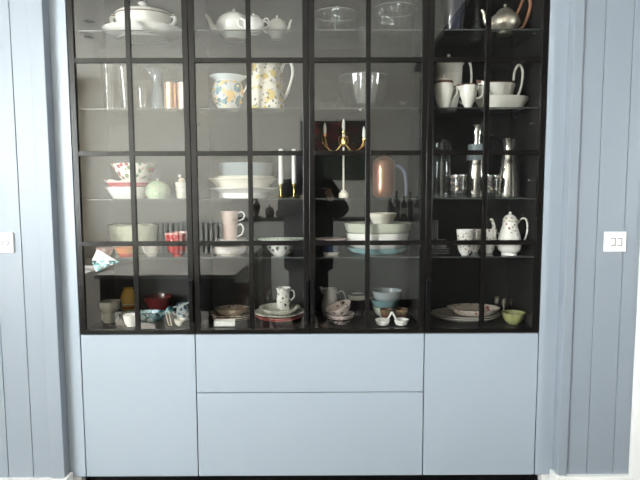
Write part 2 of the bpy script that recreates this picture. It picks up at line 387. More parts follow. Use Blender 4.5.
# dining table
mat('table_top', (0.30, 0.275, 0.25), 0.2, noise=0.25, nscale=6, spec=0.6)
tt = thing('dining_table', 'dark dining table with grey top mirrored below the fourth shelf of door one', 'table', (-1.10, -2.36, 0))
for k in range(6):
    w = 1.06/6; obj('plank', G().box(-0.53+k*w+0.001, -0.53+(k+1)*w-0.001, -0.72, 0.72, 0.72, 0.75, 0.003), 'table_top', tt, smooth=False)
obj('apron', G().box(-0.50, 0.50, -0.69, -0.66, 0.47, 0.72).box(-0.50, 0.50, 0.66, 0.69, 0.47, 0.72).box(-0.50, -0.47, -0.66, 0.66, 0.55, 0.72).box(0.47, 0.50, -0.66, 0.66, 0.55, 0.72), 'dark_wood', tt, smooth=False)
for sx in (-1, 1):
    for sy in (-1, 1): obj('leg', G().box(sx*0.46-0.035, sx*0.46+0.035, sy*0.64-0.035, sy*0.64+0.035, 0.006, 0.72, 0.004), 'dark_wood', tt, smooth=False)
# chairs
mat('maroon_pad', (0.10, 0.018, 0.018), 0.8, noise=0.2, nscale=30)
def chair(label, loc, rz):
    t = thing('dining_chair', label, 'chair', loc, rz, 'dining chairs around the dark table')
    obj('seat_pad', G().box(-0.20, 0.20, -0.20, 0.20, 0.45, 0.49, 0.012), 'maroon_pad', t)
    obj('seat_frame', G().box(-0.20, 0.20, -0.20, 0.20, 0.41, 0.45, 0.004), 'dark_wood', t, smooth=False)
    for sx in (-1, 1):
        obj('leg', G().tube([(sx*0.18, -0.18, 0.41), (sx*0.19, -0.19, 0.006)], [0.02, 0.014], 8, 1), 'dark_wood', t)
        obj('leg', G().tube([(sx*0.18, 0.18, 0.88), (sx*0.18, 0.18, 0.43), (sx*0.19, 0.23, 0.006)], [0.016, 0.02, 0.014], 8, 4), 'dark_wood', t)
    bk = obj('backrest', G().box(-0.20, 0.20, 0.170, 0.192, 0.80, 0.90, 0.006), 'dark_wood', t, smooth=False)
    for k in range(4): obj('back_slat', G().box(-0.13+k*0.075, -0.10+k*0.075, 0.175, 0.188, 0.44, 0.80), 'dark_wood', bk, smooth=False)
    return t
c0 = chair('dark wooden chair with maroon pad, right of the mirrored table nearest the cabinet', (-0.62, -1.98, 0), -math.pi/2)
copy_tree(c0, None, (-0.62, -2.62, 0), -math.pi/2+0.05, 'dark wooden chair with maroon pad, right of the mirrored table farthest from the cabinet')
# dark rug added on the open side to darken the mirrored floor
mat('rug_dark', (0.022, 0.018, 0.016), 0.95, noise=0.4, nscale=60, bump=0.5, bscale=200)
rug = thing('rug', 'dark brown rug added to darken the grey boards, mirrored behind the stacked grey bowls', 'rug', (1.17, -2.62, 0.006))
obj('rug_pile', G().box(-1.0, 1.0, -0.84, 1.5, 0.0, 0.009, 0.003), 'rug_dark', rug, smooth=False)
obj('rug_border', G().box(-1.03, -1.0, -0.87, 1.53, 0.0, 0.008).box(1.0, 1.03, -0.87, 1.53, 0.0, 0.008).box(-1.0, 1.0, -0.87, -0.84, 0.0, 0.008).box(-1.0, 1.0, 1.5, 1.53, 0.0, 0.008), 'dark_paint', rug, smooth=False)
# white bench under the window
b = thing('window_bench', 'low white storage bench in sunlight mirrored at the left edge of the glass', 'bench', (-2.42, -2.75, 0))
obj('bench_body', G().box(-0.30, 0.26, -0.45, 0.45, 0.006, 0.58), 'white_gloss', b, smooth=False)
obj('bench_top', G().box(-0.315, 0.28, -0.47, 0.47, 0.58, 0.61, 0.004), 'white_gloss', b, smooth=False)
# radiator on the far wall
x0 = RP(154, 230, 4.02).x; x1 = RP(224, 230, 4.02).x; zt = RP(190, 221, 4.02).z
mat('radiator_white', (0.66, 0.65, 0.61), 0.4, noise=0.02)
rd = thing('radiator', 'pale column radiator on the far wall, mirrored behind the red bowl', 'radiator', ((x0+x1)/2, YB, 0))
hw = (x1-x0)/2; n = 14
for k in range(n):
    xx = -hw+(k+0.5)*2*hw/n; obj('column', G().box(xx-hw/n*0.62, xx+hw/n*0.62, 0.05, 0.13, zt-0.62, zt-0.02, 0.008), 'radiator_white', rd, smooth=False)
obj('top_rail', G().box(-hw, hw, 0.045, 0.135, zt-0.02, zt, 0.004), 'radiator_white', rd, smooth=False)
obj('bottom_rail', G().box(-hw, hw, 0.06, 0.12, zt-0.66, zt-0.62, 0.004), 'radiator_white', rd, smooth=False)
obj('bracket', G().box(-hw*0.6, -hw*0.5, -0.0, 0.06, zt-0.4, zt-0.3).box(hw*0.5, hw*0.6, 0.0, 0.06, zt-0.4, zt-0.3), 'radiator_white', rd, smooth=False)
# long pale sideboard with dark top on the far wall
sx0 = RP(232, 222, 3.72).x; sx1 = RP(424, 222, 3.72).x; zt = RP(360, 218.5, 3.72).z
sb = thing('sideboard', 'long pale grey sideboard with thin dark top mirrored behind the oval bowl', 'sideboard', (0, YB, 0))
mat('sideboard_grey', (0.60, 0.59, 0.55), 0.5, noise=0.02)
obj('sideboard_body', G().box(sx0+0.01, sx1-0.01, 0.005, 0.37, 0.14, zt-0.03), 'sideboard_grey', sb, smooth=False)
obj('sideboard_top', G().box(sx0, sx1, 0.005, 0.39, zt-0.03, zt, 0.003), 'dark_paint', sb, smooth=False)
obj('sideboard_plinth', G().box(sx0+0.03, sx1-0.03, 0.02, 0.33, 0.006, 0.14), 'dark_paint', sb, smooth=False)
nd = 5
for k in range(nd):
    w = (sx1-sx0-0.02)/nd; obj('sideboard_door', G().box(sx0+0.01+k*w+0.002, sx0+0.01+(k+1)*w-0.002, 0.37, 0.388, 0.145, zt-0.035, 0.002), 'sideboard_grey', sb, smooth=False)
mat('bottle_dark', (0.008, 0.010, 0.006), 0.08, noise=0.1)
mat('bottle_label', (0.42, 0.40, 0.34), 0.6, noise=0.1)
bt_lab = ['shortest', 'tall slim', 'broad', 'pale labelled', 'last and rightmost']
for i, (px, ytop, lab, r) in enumerate(((390.5, 198, 0, .034), (397, 191, 0, .036), (404.3, 196, 1, .032), (410.8, 192, 0, .030), (417.5, 197, 1, .037))):
    p = RP(px, ytop, 3.9); h = max(0.2, p.z-zt)
    t = thing('wine_bottle', ['short dark bottle first in the mirrored row on the sideboard', 'tall dark bottle second in the mirrored row on the sideboard', 'dark bottle with pale label in the middle of the mirrored row', 'slim dark bottle fourth in the mirrored row on the sideboard', 'dark bottle with pale label last in the mirrored row, by the door frame'][i], 'bottle', (p.x, -3.9, zt+.0008), 0, 'bottles mirrored on the sideboard')
    obj('bottle_body', G().lathe([(0, 0), (r, 0), (r*1.03, 0.01), (r*1.03, h*.58), (r*.8, h*.68), (r*.36, h*.78), (r*.34, h*.95), (r*.4, h*.955), (r*.4, h), (0, h)], 18), 'bottle_dark', t)
    if lab: obj('label', G().lathe([(r*1.045, h*.18), (r*1.045, h*.46)], 18), 'bottle_label', t)
# ornaments on the sideboard
p = RP(257, 205, 3.9); h = p.z-zt
t = thing('bronze_figurine', 'small dark figurine on round base mirrored beside the centre bar of the second door', 'figurine', (p.x-0.01, -3.9, zt+.0008))
mat('bronze_dark', (0.05, 0.04, 0.03), 0.35, metal=0.6, noise=0.2, nscale=30)
obj('base', G().lathe([(0, 0), (.06, 0), (.06, .015), (.03, .03), (0, .03)], 18), 'bronze_dark', t)
obj('figure', G().lathe([(.02, .03), (.035, .08), (.05, .13), (.03, .17), (.018, .20), (.028, .23), (.026, .26), (0, .285)], 16), 'bronze_dark', t)
for px, r, hh, lab in ((269.5, .055, .12, 'round dark pot on the mirrored sideboard beside the figurine'), (281.5, .07, .10, 'wide dark pot on the mirrored sideboard nearest the person')):
    p = RP(px, 215, 3.9)
    t = thing('pot', lab, 'pot', (p.x, -3.9, zt+.0008), 0, 'dark pots mirrored on the sideboard')
    obj('pot_body', G().lathe([(0, 0), (r*.7, 0), (r, hh*.4), (r*.95, hh*.8), (r*.7, hh*.9), (0, hh*.9)], 18), 'bronze_dark', t)
    obj('pot_lid', G().lathe([(r*.75, hh*.9), (r*.5, hh*1.05), (r*.1, hh*1.1), (r*.14, hh*1.25), (0, hh*1.3)], 18), 'bronze_dark', t)
# floral picture on the far wall
a = RP(300, 121, 4.07); b = RP(366, 121, 4.07); zlo = RP(330, 180, 4.07).z
glaze('floral_canvas', (0.020, 0.028, 0.018), spots=((((0.22, 0.03, 0.035)), (0.10, 0.02, 0.03), 9.0, 0.42, 0.30, 2.0), ((0.30, 0.16, 0.15), (0.16, 0.04, 0.05), 17.0, 0.25, 0.34, 2.0), ((0.05, 0.07, 0.035), (0.03, 0.05, 0.03), 7.0, 0.4, -1.0, 0.30)), rough=0.5)
pw = (b.x-a.x); ph = a.z-zlo
pt = thing('floral_painting', 'dark painting of red blooms on the far wall, mirrored behind the brass candelabra', 'painting', (a.x, YB, zlo))
obj('canvas', G().box(0.015, pw-0.015, 0.001, 0.025, 0.015, ph-0.015), 'floral_canvas', pt, smooth=False)
obj('picture_frame', G().box(0, pw, 0.001, 0.032, 0, 0.015).box(0, pw, 0.001, 0.032, ph-0.015, ph).box(0, 0.015, 0.001, 0.032, 0.015, ph-0.015).box(pw-0.015, pw, 0.001, 0.032, 0.015, ph-0.015), 'dark_paint', pt, smooth=False)
# dark tall cupboards on the far right
cx = RP(429.5, 150, 3.5).x
tu = thing('tall_cupboard', 'charcoal floor to ceiling cupboards mirrored in the rightmost door', 'cupboard', (cx, YB, 0))
obj('cupboard_body', G().box(0, XR-cx-0.002, 0.002, 0.58, 0.006, H-0.004), 'dark_paint', tu, smooth=False)
for k in range(3):
    w = (XR-cx)/3
    for z0_, z1_ in ((0.10, 2.10), (2.106, H-0.02)):
        obj('cupboard_door', G().box(k*w+0.002, (k+1)*w-0.004, 0.58, 0.60, z0_, z1_, 0.002), 'dark_paint', tu, smooth=False)
struct('added_dark_slab', G().box(RP(429.5, 20, 2.7).x, XR-0.002, YB+0.62, -0.30, H-0.05, H-0.002), 'dark_paint')  # dark ceiling slab added to darken the reflection in the last door
# recessed downlights (off)
mat('downlight_dark', (0.06, 0.058, 0.055), 0.4, noise=0.05)
for i, (px, py) in enumerate(((88, 36), (88, 20))):
    d = _f*F_PX+_r*(px-320)+_u*(240-py); k = (H-CAM.z)/d.z; q = CAM+d*k
    t = thing('ceiling_downlight', ['unlit round downlight mirrored under the top shelf beside the platter', 'unlit round downlight mirrored above the top shelf near the door edge'][i], 'light', (q.x, -q.y, H), 0, 'unlit recessed downlights')
    obj('trim_ring', G().lathe([(.060, -.001), (.060, -.005), (.045, -.005), (.045, -.001)], 24), 'white_gloss', t)
    obj('lamp_recess', G().lathe([(0, -.004), (.045, -.004), (.045, -.0005), (0, -.0005)], 24), 'downlight_dark', t)

# ================================================================ the photographer
def bake(name, verts, edges, radii, m, parent, root=0, sub=2, extra=None):
    me = bpy.data.meshes.new(name); me.from_pydata(verts, edges, []); me.update()
    o = bpy.data.objects.new(name, me); C.objects.link(o)
    md = o.modifiers.new('skin', 'SKIN'); md.use_smooth_shade = True
    roots = root if isinstance(root, (list, tuple)) else [root]
    for i, r in enumerate(radii):
        sv = me.skin_vertices[0].data[i]; sv.radius = r if isinstance(r, tuple) else (r, r); sv.use_root = i in roots
    sd = o.modifiers.new('sub', 'SUBSURF'); sd.levels = sub; sd.render_levels = sub
    dg = bpy.context.evaluated_depsgraph_get(); nm = bpy.data.meshes.new_from_object(o.evaluated_get(dg))
    bpy.data.objects.remove(o); bpy.data.meshes.remove(me)
    nm.name = name; nm.polygons.foreach_set('use_smooth', [True]*len(nm.polygons))
    nm.materials.clear()
    if extra:
        g = G(); g.add([v.co for v in nm.vertices], [list(p.vertices) for p in nm.polygons]); extra(g)
        nm = g.mesh(name, 1.2)
    return obj(name, nm, m, parent)
mat('skin', (0.42, 0.25, 0.18), 0.5, noise=0.06, nscale=30)
mat('black_cloth', (0.010, 0.010, 0.011), 0.9, noise=0.3, nscale=40, bump=0.2, bscale=90)
mat('black_hair', (0.012, 0.009, 0.008), 0.45, noise=0.3, nscale=60)
mat('face_dark', (0.05, 0.02, 0.02), 0.4, noise=0.05)
px_, py_ = -0.055, -2.68           # body axis
person = thing('person', 'person in hooded black clothes raising a phone, mirrored by the centre frame', 'person', (px_, py_, 0))
def LV(x, y, z): return (x, y, z)
hx, hz = 0.0, 1.60                 # head centre
cy_ = CAM.y-py_                    # phone plane relative to body
ph_x = CAM.x-px_                   # phone centre x
HL, HR = (ph_x-0.085, cy_-0.035, 1.345), (ph_x+0.085, cy_-0.035, 1.345)
V_ = [(0, 0, 0.95), (0, 0, 1.10), (0, 0.0, 1.30), (0, 0, 1.42), (0, 0.01, 1.49), (0, 0.02, 1.58), (0, 0.025, 1.66),
      (-0.17, 0, 1.41), (-0.19, 0.10, 1.20), HL, (0.17, 0, 1.41), (0.285, 0.10, 1.18), HR,
      (-0.10, 0, 0.90), (-0.115, 0.02, 0.50), (-0.12, -0.01, 0.10), (-0.125, 0.13, 0.05),
      (0.10, 0, 0.90), (0.115, 0.02, 0.50), (0.12, -0.01, 0.10), (0.125, 0.13, 0.05)]
E_ = [(0, 1), (1, 2), (2, 3), (3, 4), (4, 5), (5, 6), (3, 7), (7, 8), (8, 9), (3, 10), (10, 11), (11, 12), (0, 13), (13, 14), (14, 15), (15, 16), (0, 17), (17, 18), (18, 19), (19, 20)]
R_ = [(.13, .10), (.12, .09), (.14, .10), (.10, .08), .05, (.075, .085), (.070, .08), .055, .042, .028, .055, .042, .028, .075, .05, .036, .03, .075, .05, .036, .03]
def head_and_hands(g):
    hc = Vector((0, 0.035, 1.615))
    prof = [(0, -.125), (.030, -.118), (.052, -.095), (.066, -.05), (.074, 0), (.076, .04), (.066, .085), (.040, .112), (0, .122)]
    g.lathe(prof, 24, 1.0, 1.22, cx=hc.x, cy=hc.y, cz=hc.z)
    g.lathe([(0, -.03), (.012, -.026), (.016, -.018), (.008, .02), (0, .03)], 10, cx=0, cy=hc.y+.092, cz=hc.z-.012)      # nose
    for s in (-1, 1):
        g.lathe([(0, -.03), (.016, -.012), (.018, .012), (0, .03)], 10, .55, 1, cx=s*.078, cy=hc.y, cz=hc.z-.005)        # ears
        g.ball((s*.03, hc.y+.078, hc.z+.005), .0125)                                                                       # eyelids
    g.tube([(-.022, hc.y+.083, hc.z-.055), (0, hc.y+.090, hc.z-.053), (.022, hc.y+.083, hc.z-.055)], [.004, .008, .004], 8, 4)  # lips
    for s, hp in ((-1, HL), (1, HR)):
        p = Vector(hp)
        g.tube([p+Vector((s*.004, -.02, -.02)), p+Vector((0, .005, .0)), p+Vector((0, .018, .028))], [.028, .036, .024], 12, 4, 0.6)     # palm
        for k, ln in enumerate((.030, .036, .034, .026)):                 # fingers close behind the phone's edge onto its front
            z = .035-.021*k
            b_ = p+Vector((s*.012, .012, z)); g.tube([b_, b_+Vector((s*.006, ln*.7, .003)), b_+Vector((-s*.012, ln+.008, .002)), b_+Vector((-s*.028, ln+.006, 0))], [.0095, .009, .0085, .007], 9, 4)
        b_ = p+Vector((-s*.004, -.01, .02)); g.tube([b_, b_+Vector((-s*.014, -.004, .018)), b_+Vector((-s*.034, .006, .026))], [.011, .010, .008], 9, 4)   # thumb on the screen side
bake('body', V_, E_, R_, 'skin', person, 0, 2, head_and_hands)
# clothes: loose black coat and trousers
CV = [(0, 0, 0.86), (0, 0, 1.10), (0, 0, 1.30), (0, 0, 1.42), (0, 0.008, 1.475), (-0.17, 0, 1.405), (-0.195, 0.10, 1.185), (-0.02, 0.28, 1.32), (0.17, 0, 1.405), (0.295, 0.10, 1.165), (0.20, 0.28, 1.325), (0, 0, 0.62)]
CV[7] = (HL[0]-0.03, HL[1]-0.05, HL[2]-0.03); CV[10] = (HR[0]+0.03, HR[1]-0.05, HR[2]-0.03)
bake('coat', CV, [(0, 1), (1, 2), (2, 3), (3, 4), (3, 5), (5, 6), (6, 7), (3, 8), (8, 9), (9, 10), (0, 11)],
     [(.25, .17), (.25, .16), (.25, .16), (.16, .12), .085, .10, .11, .055, .10, .11, .055, (.26, .18)], 'black_cloth', person, 0, 2)
bake('trousers', [(0, 0, .80), (-.10, 0, .72), (-.115, .02, .48), (-.12, 0, .12), (.10, 0, .72), (.115, .02, .48), (.12, 0, .12)], [(0, 1), (1, 2), (2, 3), (0, 4), (4, 5), (5, 6)], [.14, .10, .075, .06, .10, .075, .06], 'black_cloth', person, 0, 2)
for s in (-1, 1): obj('shoe', G().lathe([(0, .006), (.045, .006), (.05, .03), (.045, .07), (.02, .10), (0, .105)], 16, .9, 2.3, cx=s*.122, cy=.07), 'black_cloth', person)
# hair: long, over the shoulders
hg = G(); 
n1 = 9; vs_, fs_ = [], []
for i in range(n1):
    for k in range(20):
        a = math.radians(118)+math.radians(304)*k/19      # open towards the face (+y)
        th = i/(n1-1); 
        z = 1.748-0.33*th**1.15 if i else 1.748
        r = (0.0 if i == 0 else 0.050+0.060*min(1, th*2.4)+0.012*th)
        vs_.append((r*math.cos(a)*1.02, 0.022+r*math.sin(a)*1.12, z))
for i in range(n1-1):
    for k in range(19): fs_.append((i*20+k, i*20+k+1, (i+1)*20+k+1, (i+1)*20+k))
hg.add(vs_, fs_); ho = obj('hood', hg, 'black_cloth', person); sm = ho.modifiers.new('thick', 'SOLIDIFY'); sm.thickness = 0.03; sm.offset = 0.6
cap = obj('hair', G().lathe([(.085, .02), (.088, .05), (.078, .10), (.045, .133), (0, .142)], 22, 1.0, 1.15, cx=0, cy=.028, cz=1.612), 'black_hair', person)
eyes = [obj('eye', G().ball((s*.03, .035+.0905, 1.620), .006), 'face_dark', person) for s in (-1, 1)]
# phone held in both hands, its lens where the picture is taken from
mat('phone_black', (0.01, 0.01, 0.012), 0.15, noise=0.05)
pn = thing('mobile_phone', 'slim black mobile phone held sideways by the mirrored person', 'phone', (CAM.x, CAM.y-0.016, CAM.z))
obj('phone_body', G().box(-0.076, 0.076, -0.009, 0.0, -0.055, 0.020, 0.003), 'phone_black', pn)
obj('lens', G().box(-0.013, 0.013, 0.0, 0.003, -0.013, 0.013, 0.001), 'black_metal', pn)
mat('screen', (0.02, 0.02, 0.025), 0.1, noise=0.05)
obj('screen', G().box(-0.072, 0.072, -0.0095, -0.009, -0.051, 0.016), 'screen', pn, smooth=False)

# ================================================================ crockery in the cabinet
def spec(s, Y, xl, xr, yt, z0=None):
    """centre, base height, half width and height of a piece standing on shelf s at depth Y"""
    z = SZ[s] if z0 is None else z0
    if s in (0, 4) and yt > 191: yt += (yt-191)/540*(xr-xl)/2*0.85     # the far rim shows above the rim's centre
    p = P((xl+xr)/2, yt, Y); r = (P(xr, yt, Y).x-P(xl, yt, Y).x)/2
    return p.x, Y, z, r, p.z-z
def Zat(px, py, Y): return P(px, py, Y).z
W = (0.80, 0.775, 0.72)
glaze('china_white', (0.80, 0.78, 0.74)); glaze('china_cream', (0.76, 0.72, 0.62)); glaze('china_grey', (0.27, 0.30, 0.31))
glass('clear_glass', (0.95, 0.96, 0.96), 0.05, 2.6, body=(0.8, 0.85, 0.85), body_w=0.015)
glass('cut_glass', (0.95, 0.96, 0.96), 0.035, 4.0, body=(0.85, 0.88, 0.88), body_w=0.01, bump=0.5, bscale=70)
glass('milky_glass', (.8, .8, .78), .08, 2.0, body=(.75, .74, .70), body_w=.38)
mat('silver', (0.72, 0.69, 0.62), 0.16, metal=1.0, noise=0.05, nscale=20)
mat('silver_engraved', (0.74, 0.68, 0.56), 0.34, metal=0.75, noise=0.2, nscale=60, bump=0.9, bscale=120)
mat('steel', (0.62, 0.60, 0.57), 0.2, metal=1.0, noise=0.05, nscale=12)
mat('brass', (0.78, 0.56, 0.22), 0.22, metal=1.0, noise=0.06, nscale=30)

def dish_profile(r, h, foot=0.55, t=0.004, curve=0.6, lip=0.0, fh=0.0, n=8):
    """outside from the foot to the rim and back down the inside"""
    if curve < 0.74: curve *= 0.76
    out = [(0, fh*0.4), (r*foot*0.86, fh*0.4), (r*foot*0.9, 0), (r*foot, 0), (r*foot, fh)]
    side = []
    for i in range(1, n+1):
        u = i/n; rr = r*foot+(r-r*foot)*(u**curve); side.append((rr, fh+(h-fh)*u))
    if lip: side.append((r+lip, h+lip*0.15)); 
    inner = [(max(0.001, a-t), min(b+t*0.4, h)) if b > h*0.9 else (max(0.001, a-t), b+t) for a, b in reversed(side)]
    return out+side+inner+[(0, fh+t)]
def bowl(name, label, sp, m, cat='bowl', foot=0.5, curve=0.6, t=0.004, lip=0.0, fh=None, group=None, oval=1.0, wave=0.0, waves=12, wz=0.0, tilt=None, seg=36, rim=None, angle=0.7):
    x, y, z, r, h = sp; fh = h*0.08 if fh is None else fh
    ti = Euler(tilt).to_matrix() if tilt else None
    g = G().lathe(dish_profile(r-lip, h, foot, t, curve, lip, fh), seg, 1, oval, wave, waves, wz)
    if rim:
        tt_ = thing(name, label, cat, (x, y, z), 0, group)
        if tilt: tt_.rotation_euler = tilt
        obj('bowl_body', g, m, tt_, angle=angle)
        ring = [(r*math.cos(2*math.pi*k/36), r*oval*math.sin(2*math.pi*k/36), h) for k in range(37)]
        obj('rim', G().tube(ring, rim[1], 8, 1), rim[0], tt_)
        return tt_
    return one(name, g, m, label, cat, (x, y, z), group, tilt or (0, 0, 0), angle)

def pot(name, label, loc, body, lid=None, knob=None, spout=None, handle=None, m='china_white', cat='teapot', hm=None, lm=None, group=None, extra=(), seg=36, oval=1.0, rotz=0):
    """body / lid: (r, z) profiles; knob: (z, radius); spout, handle: (points, radii)"""
    t = thing(name, label, cat, loc, rotz, group)
    obj('body', G().lathe(body, seg, 1, oval), m, t, angle=0.8)
    if lid:
        l = obj('lid', G().lathe(lid, seg, 1, oval), lm or m, t, angle=0.8)
        if knob: obj('knob', G().lathe([(knob[1]*.45, knob[0]-knob[1]*.5), (knob[1]*.45, knob[0]+knob[1]*.3), (knob[1], knob[0]+knob[1]), (knob[1]*.8, knob[0]+knob[1]*1.8), (0, knob[0]+knob[1]*2.1)], 14), lm or m, l)
    if spout: obj('spout', G().tube(spout[0], spout[1], 12), m, t, angle=1.2)
    for hd in (handle if isinstance(handle, list) else [handle] if handle else []): obj('handle', G().tube(hd[0], hd[1], 10), hm or m, t, angle=1.2)
    for nm, g, mm in extra: obj(nm, g, mm, t)
    return t
def shell(prof, t=0.0035):
    """thin walled vessel: outer profile from the base centre to the rim, then the inside"""
    inn = [(max(r-t, 0.0005), z+(t if i < 2 else 0)) for i, (r, z) in enumerate(prof)]
    return prof+[(r, z) for r, z in reversed(inn[1:])]+[(0, inn[0][1]+t*0.2)]

# ---------- door 1, top shelf: tureen on platter
x, y, z, r, h = spec(1, 0.19, 103, 183, 25.0)
h = 0.042
one('platter', G().lathe(dish_profile(r, h, 0.62, 0.005, 0.55, 0, 0.008), 48, 1, 0.74), 'china_white', 'large oval white platter under the lidded tureen on the top shelf', 'platter', (x, y, z))
zb = z+0.0168; k = 2.4982/540
r = 26.5*k; hb = Zat(145, 15.5, y)-zb; hl = Zat(145, 8.5, y)-zb
glaze('tureen_glaze', (0.80, 0.775, 0.73), bands=((hb-0.004, hb+0.0015, (0.16, 0.09, 0.06)),))
body = [(0, 0), (r*.5, 0), (r*.52, .006), (r*.62, .012), (r*.9, hb*.45), (r, hb*.75), (r, hb), (0, hb)]
lid = [(r*1.02, hb), (r*1.02, hb+.004), (r*.92, hb+(hl-hb)*.45), (r*.6, hb+(hl-hb)*.85), (r*.2, hl), (0, hl)]
t = pot('soup_tureen', 'lidded white soup tureen with thin brown line and two scroll handles', (x+0.002, y, zb), body, lid, None, None,
        [([(s*r*.92, 0, hb*.55), (s*r*1.08, 0, hb*.58), (s*r*1.16, 0, hb*.78), (s*r*1.10, 0, hb*.98), (s*r*.99, 0, hb*.92)], [.006, .008, .009, .009, .006]) for s in (-1, 1)], 'tureen_glaze', 'tureen', oval=0.72)
ld = [c for c in t.children if c.name.startswith('lid')][0]
obj('knob', G().lathe([(.008, hl-.004), (.007, hl+.008), (.022, hl+.019), (.020, hl+.024), (0, hl+.022)], 18), 'tureen_glaze', ld)

# ---------- door 1, second shelf: clear glass vases, blue jug, copper tumblers
x, y, z, r, h = spec(2, .15, 101, 117, 62)
one('glass_vase', G().lathe(shell([(0, 0), (r*.75, 0), (r*.8, h*.1), (r, h)], .002), 24), 'clear_glass', 'tall straight clear glass vase, first on the second shelf behind door one', 'vase', (x, y, z))
x, y, z, r, h = spec(2, .12, 115, 137, 62)
one('glass_vase', G().lathe(shell([(0, 0), (r*.6, 0), (r*.55, h*.15), (r*.7, h*.5), (r, h)], .002), 24), 'clear_glass', 'flared clear glass vase standing behind the centre bar of door one', 'vase', (x, y, z))
x, y, z, r, h = spec(2, .10, 137, 147, 86)
one('glass_tumbler', G().lathe(shell([(0, 0), (r*.8, 0), (r, h)], .002), 20), 'clear_glass', 'small clear tumbler between the flared vase and the blue glass jug', 'glass', (x, y, z))
glass('blue_glass', (0.74, 0.80, 0.84), 0.06, 2.4, body=(0.45, 0.58, 0.66), body_w=0.22)
x, y, z, r, h = spec(2, .14, 150, 164, 69)
pot('glass_jug', 'pale blue hourglass shaped glass jug beside two copper tumblers', (x, y, z), shell([(0, 0), (r*.95, 0), (r*1.0, h*.05), (r*.85, h*.35), (r*.55, h*.62), (r*.75, h*.85), (r*1.15, h)], .0025),
    handle=([(r*-.7, 0, h*.80), (-r*1.3, 0, h*.99), (-r*1.9, 0, h*1.02), (-r*2.2, 0, h*.98)], [.004, .0045, .004, .003]), m='blue_glass', cat='jug')
for (xl, xr, c, lab) in ((164, 176.5, (0.80, 0.50, 0.30), 'copper coloured tumbler next to the blue glass jug'), (177.2, 189, (0.78, 0.54, 0.42), 'pinkish copper tumbler at the end of the second shelf, door one')):
    x, y, z, r, h = spec(2, .11, xl, xr, 83)
    n = 'copper_'+str(int(xl)); mat(n, c, .28, metal=0.75, noise=.06, nscale=20)
    t = thing('tumbler', lab, 'tumbler', (x, y, z), 0, 'copper tumblers')
    obj('cup_body', G().lathe(shell([(0, 0), (r*.9, 0), (r*.97, h*.06), (r*.97, h)], .0015), 28), n, t)
    obj('rim_bead', G().lathe([(r*.97, h-.003), (r*1.02, h-.0015), (r*.97, h)], 28), n, t)

# ---------- door 1, third shelf
x, y, z, r, h = spec(3, .16, 106, 152, 187)
glaze('white_bowl_red', (0.80, .78, .74)); bowl('serving_bowl', 'wide white serving bowl under the scalloped red dish on the third shelf', (x, y, z, r, h), 'china_white', foot=.7, curve=.8, oval=.85)
glaze('red_scallop', (0.40, 0.045, 0.055), bands=((.0185, .05, (.78, .66, .62)),))
x2, _, z2, r2, h2 = spec(3, .16, 105, 153, 180.5, z+h+.001)
bowl('scalloped_dish', 'scalloped red dish with pale rim, nested between two bowls on the third shelf', (x2, y, z2, r2, max(h2, .02)), 'red_scallop', cat='dish', foot=.80, curve=.9, wave=.035, waves=9, wz=.004, seg=72, oval=.85)
glaze('red_floral', (0.78, .74, .66), spots=(((.36, .03, .05), (.14, .20, .10), 46, .44, .006, .2),))
z3 = z2+.0118; hh = Zat(134, 164, y)-z3
x3, _, _, r3, _ = spec(3, .16, 112, 157, 164)
bowl('floral_bowl', 'flared cream bowl with red painted flowers on top of the scalloped red dish', (x3, y, z3, r3, hh), 'red_floral', foot=.42, curve=.75)
glaze('cabbage_green', (0.36, .46, .30), spots=(((.60, .40, .34), (.50, .56, .40), 40, .28, .01, .2), ((.22, .32, .18), (.46, .54, .36), 75, .30, 0, .2)))
x, y, z, r, h = spec(3, .09, 145, 170, 180.5)
t = thing('green_pot', 'rounded green leaf patterned pot with lid, in front of the floral bowl', 'pot', (x, y, z))
obj('pot_body', G().lathe([(0, 0), (r*.8, 0), (r*.98, h*.2), (r, h*.4), (r*.93, h*.58), (0, h*.58)], 36, 1, 1, .025, 10), 'cabbage_green', t)
l = obj('pot_lid', G().lathe([(r*.95, h*.58), (r*.78, h*.78), (r*.4, h*.95), (r*.1, h*1.0), (0, h*1.0)], 36, 1, 1, .03, 10), 'cabbage_green', t)
obj('knob', G().ball((0, 0, h*1.04), .006), 'china_cream', l)
x, y, z, r, h = spec(3, .13, 174.5, 189, 182)
hh = h/3
for i in range(3):
    g = G().lathe(shell([(0, 0), (r*(.72+.06*i), 0), (r*(.86+.06*i), hh*.95), (r*(.9+.06*i), hh*.97)], .0025), 28)
    one('cream_cup', g, 'china_cream', ['cream cup at the bottom of the short stack on the third shelf', 'cream cup in the middle of the short stack on the third shelf', 'cream cup topping the short stack on the third shelf'][i], 'cup', (x, y, z+i*hh), 'stack of cream cups')
glaze('little_floral', (.72, .60, .46), spots=(((.5, .2, .14), (.75, .66, .5), 80, .3, -1, 1),))
t = thing('trinket_figure', 'small cream and rust figurine on the stack of cream cups', 'figurine', (x, y, z+3*hh+.0005))
obj('figure_body', G().lathe([(0, 0), (.014, 0), (.016, .008), (.010, .016), (0, .02)], 16), 'little_floral', t)
obj('figure_head', G().ball((-.008, 0, .026), .008), 'china_cream', t)

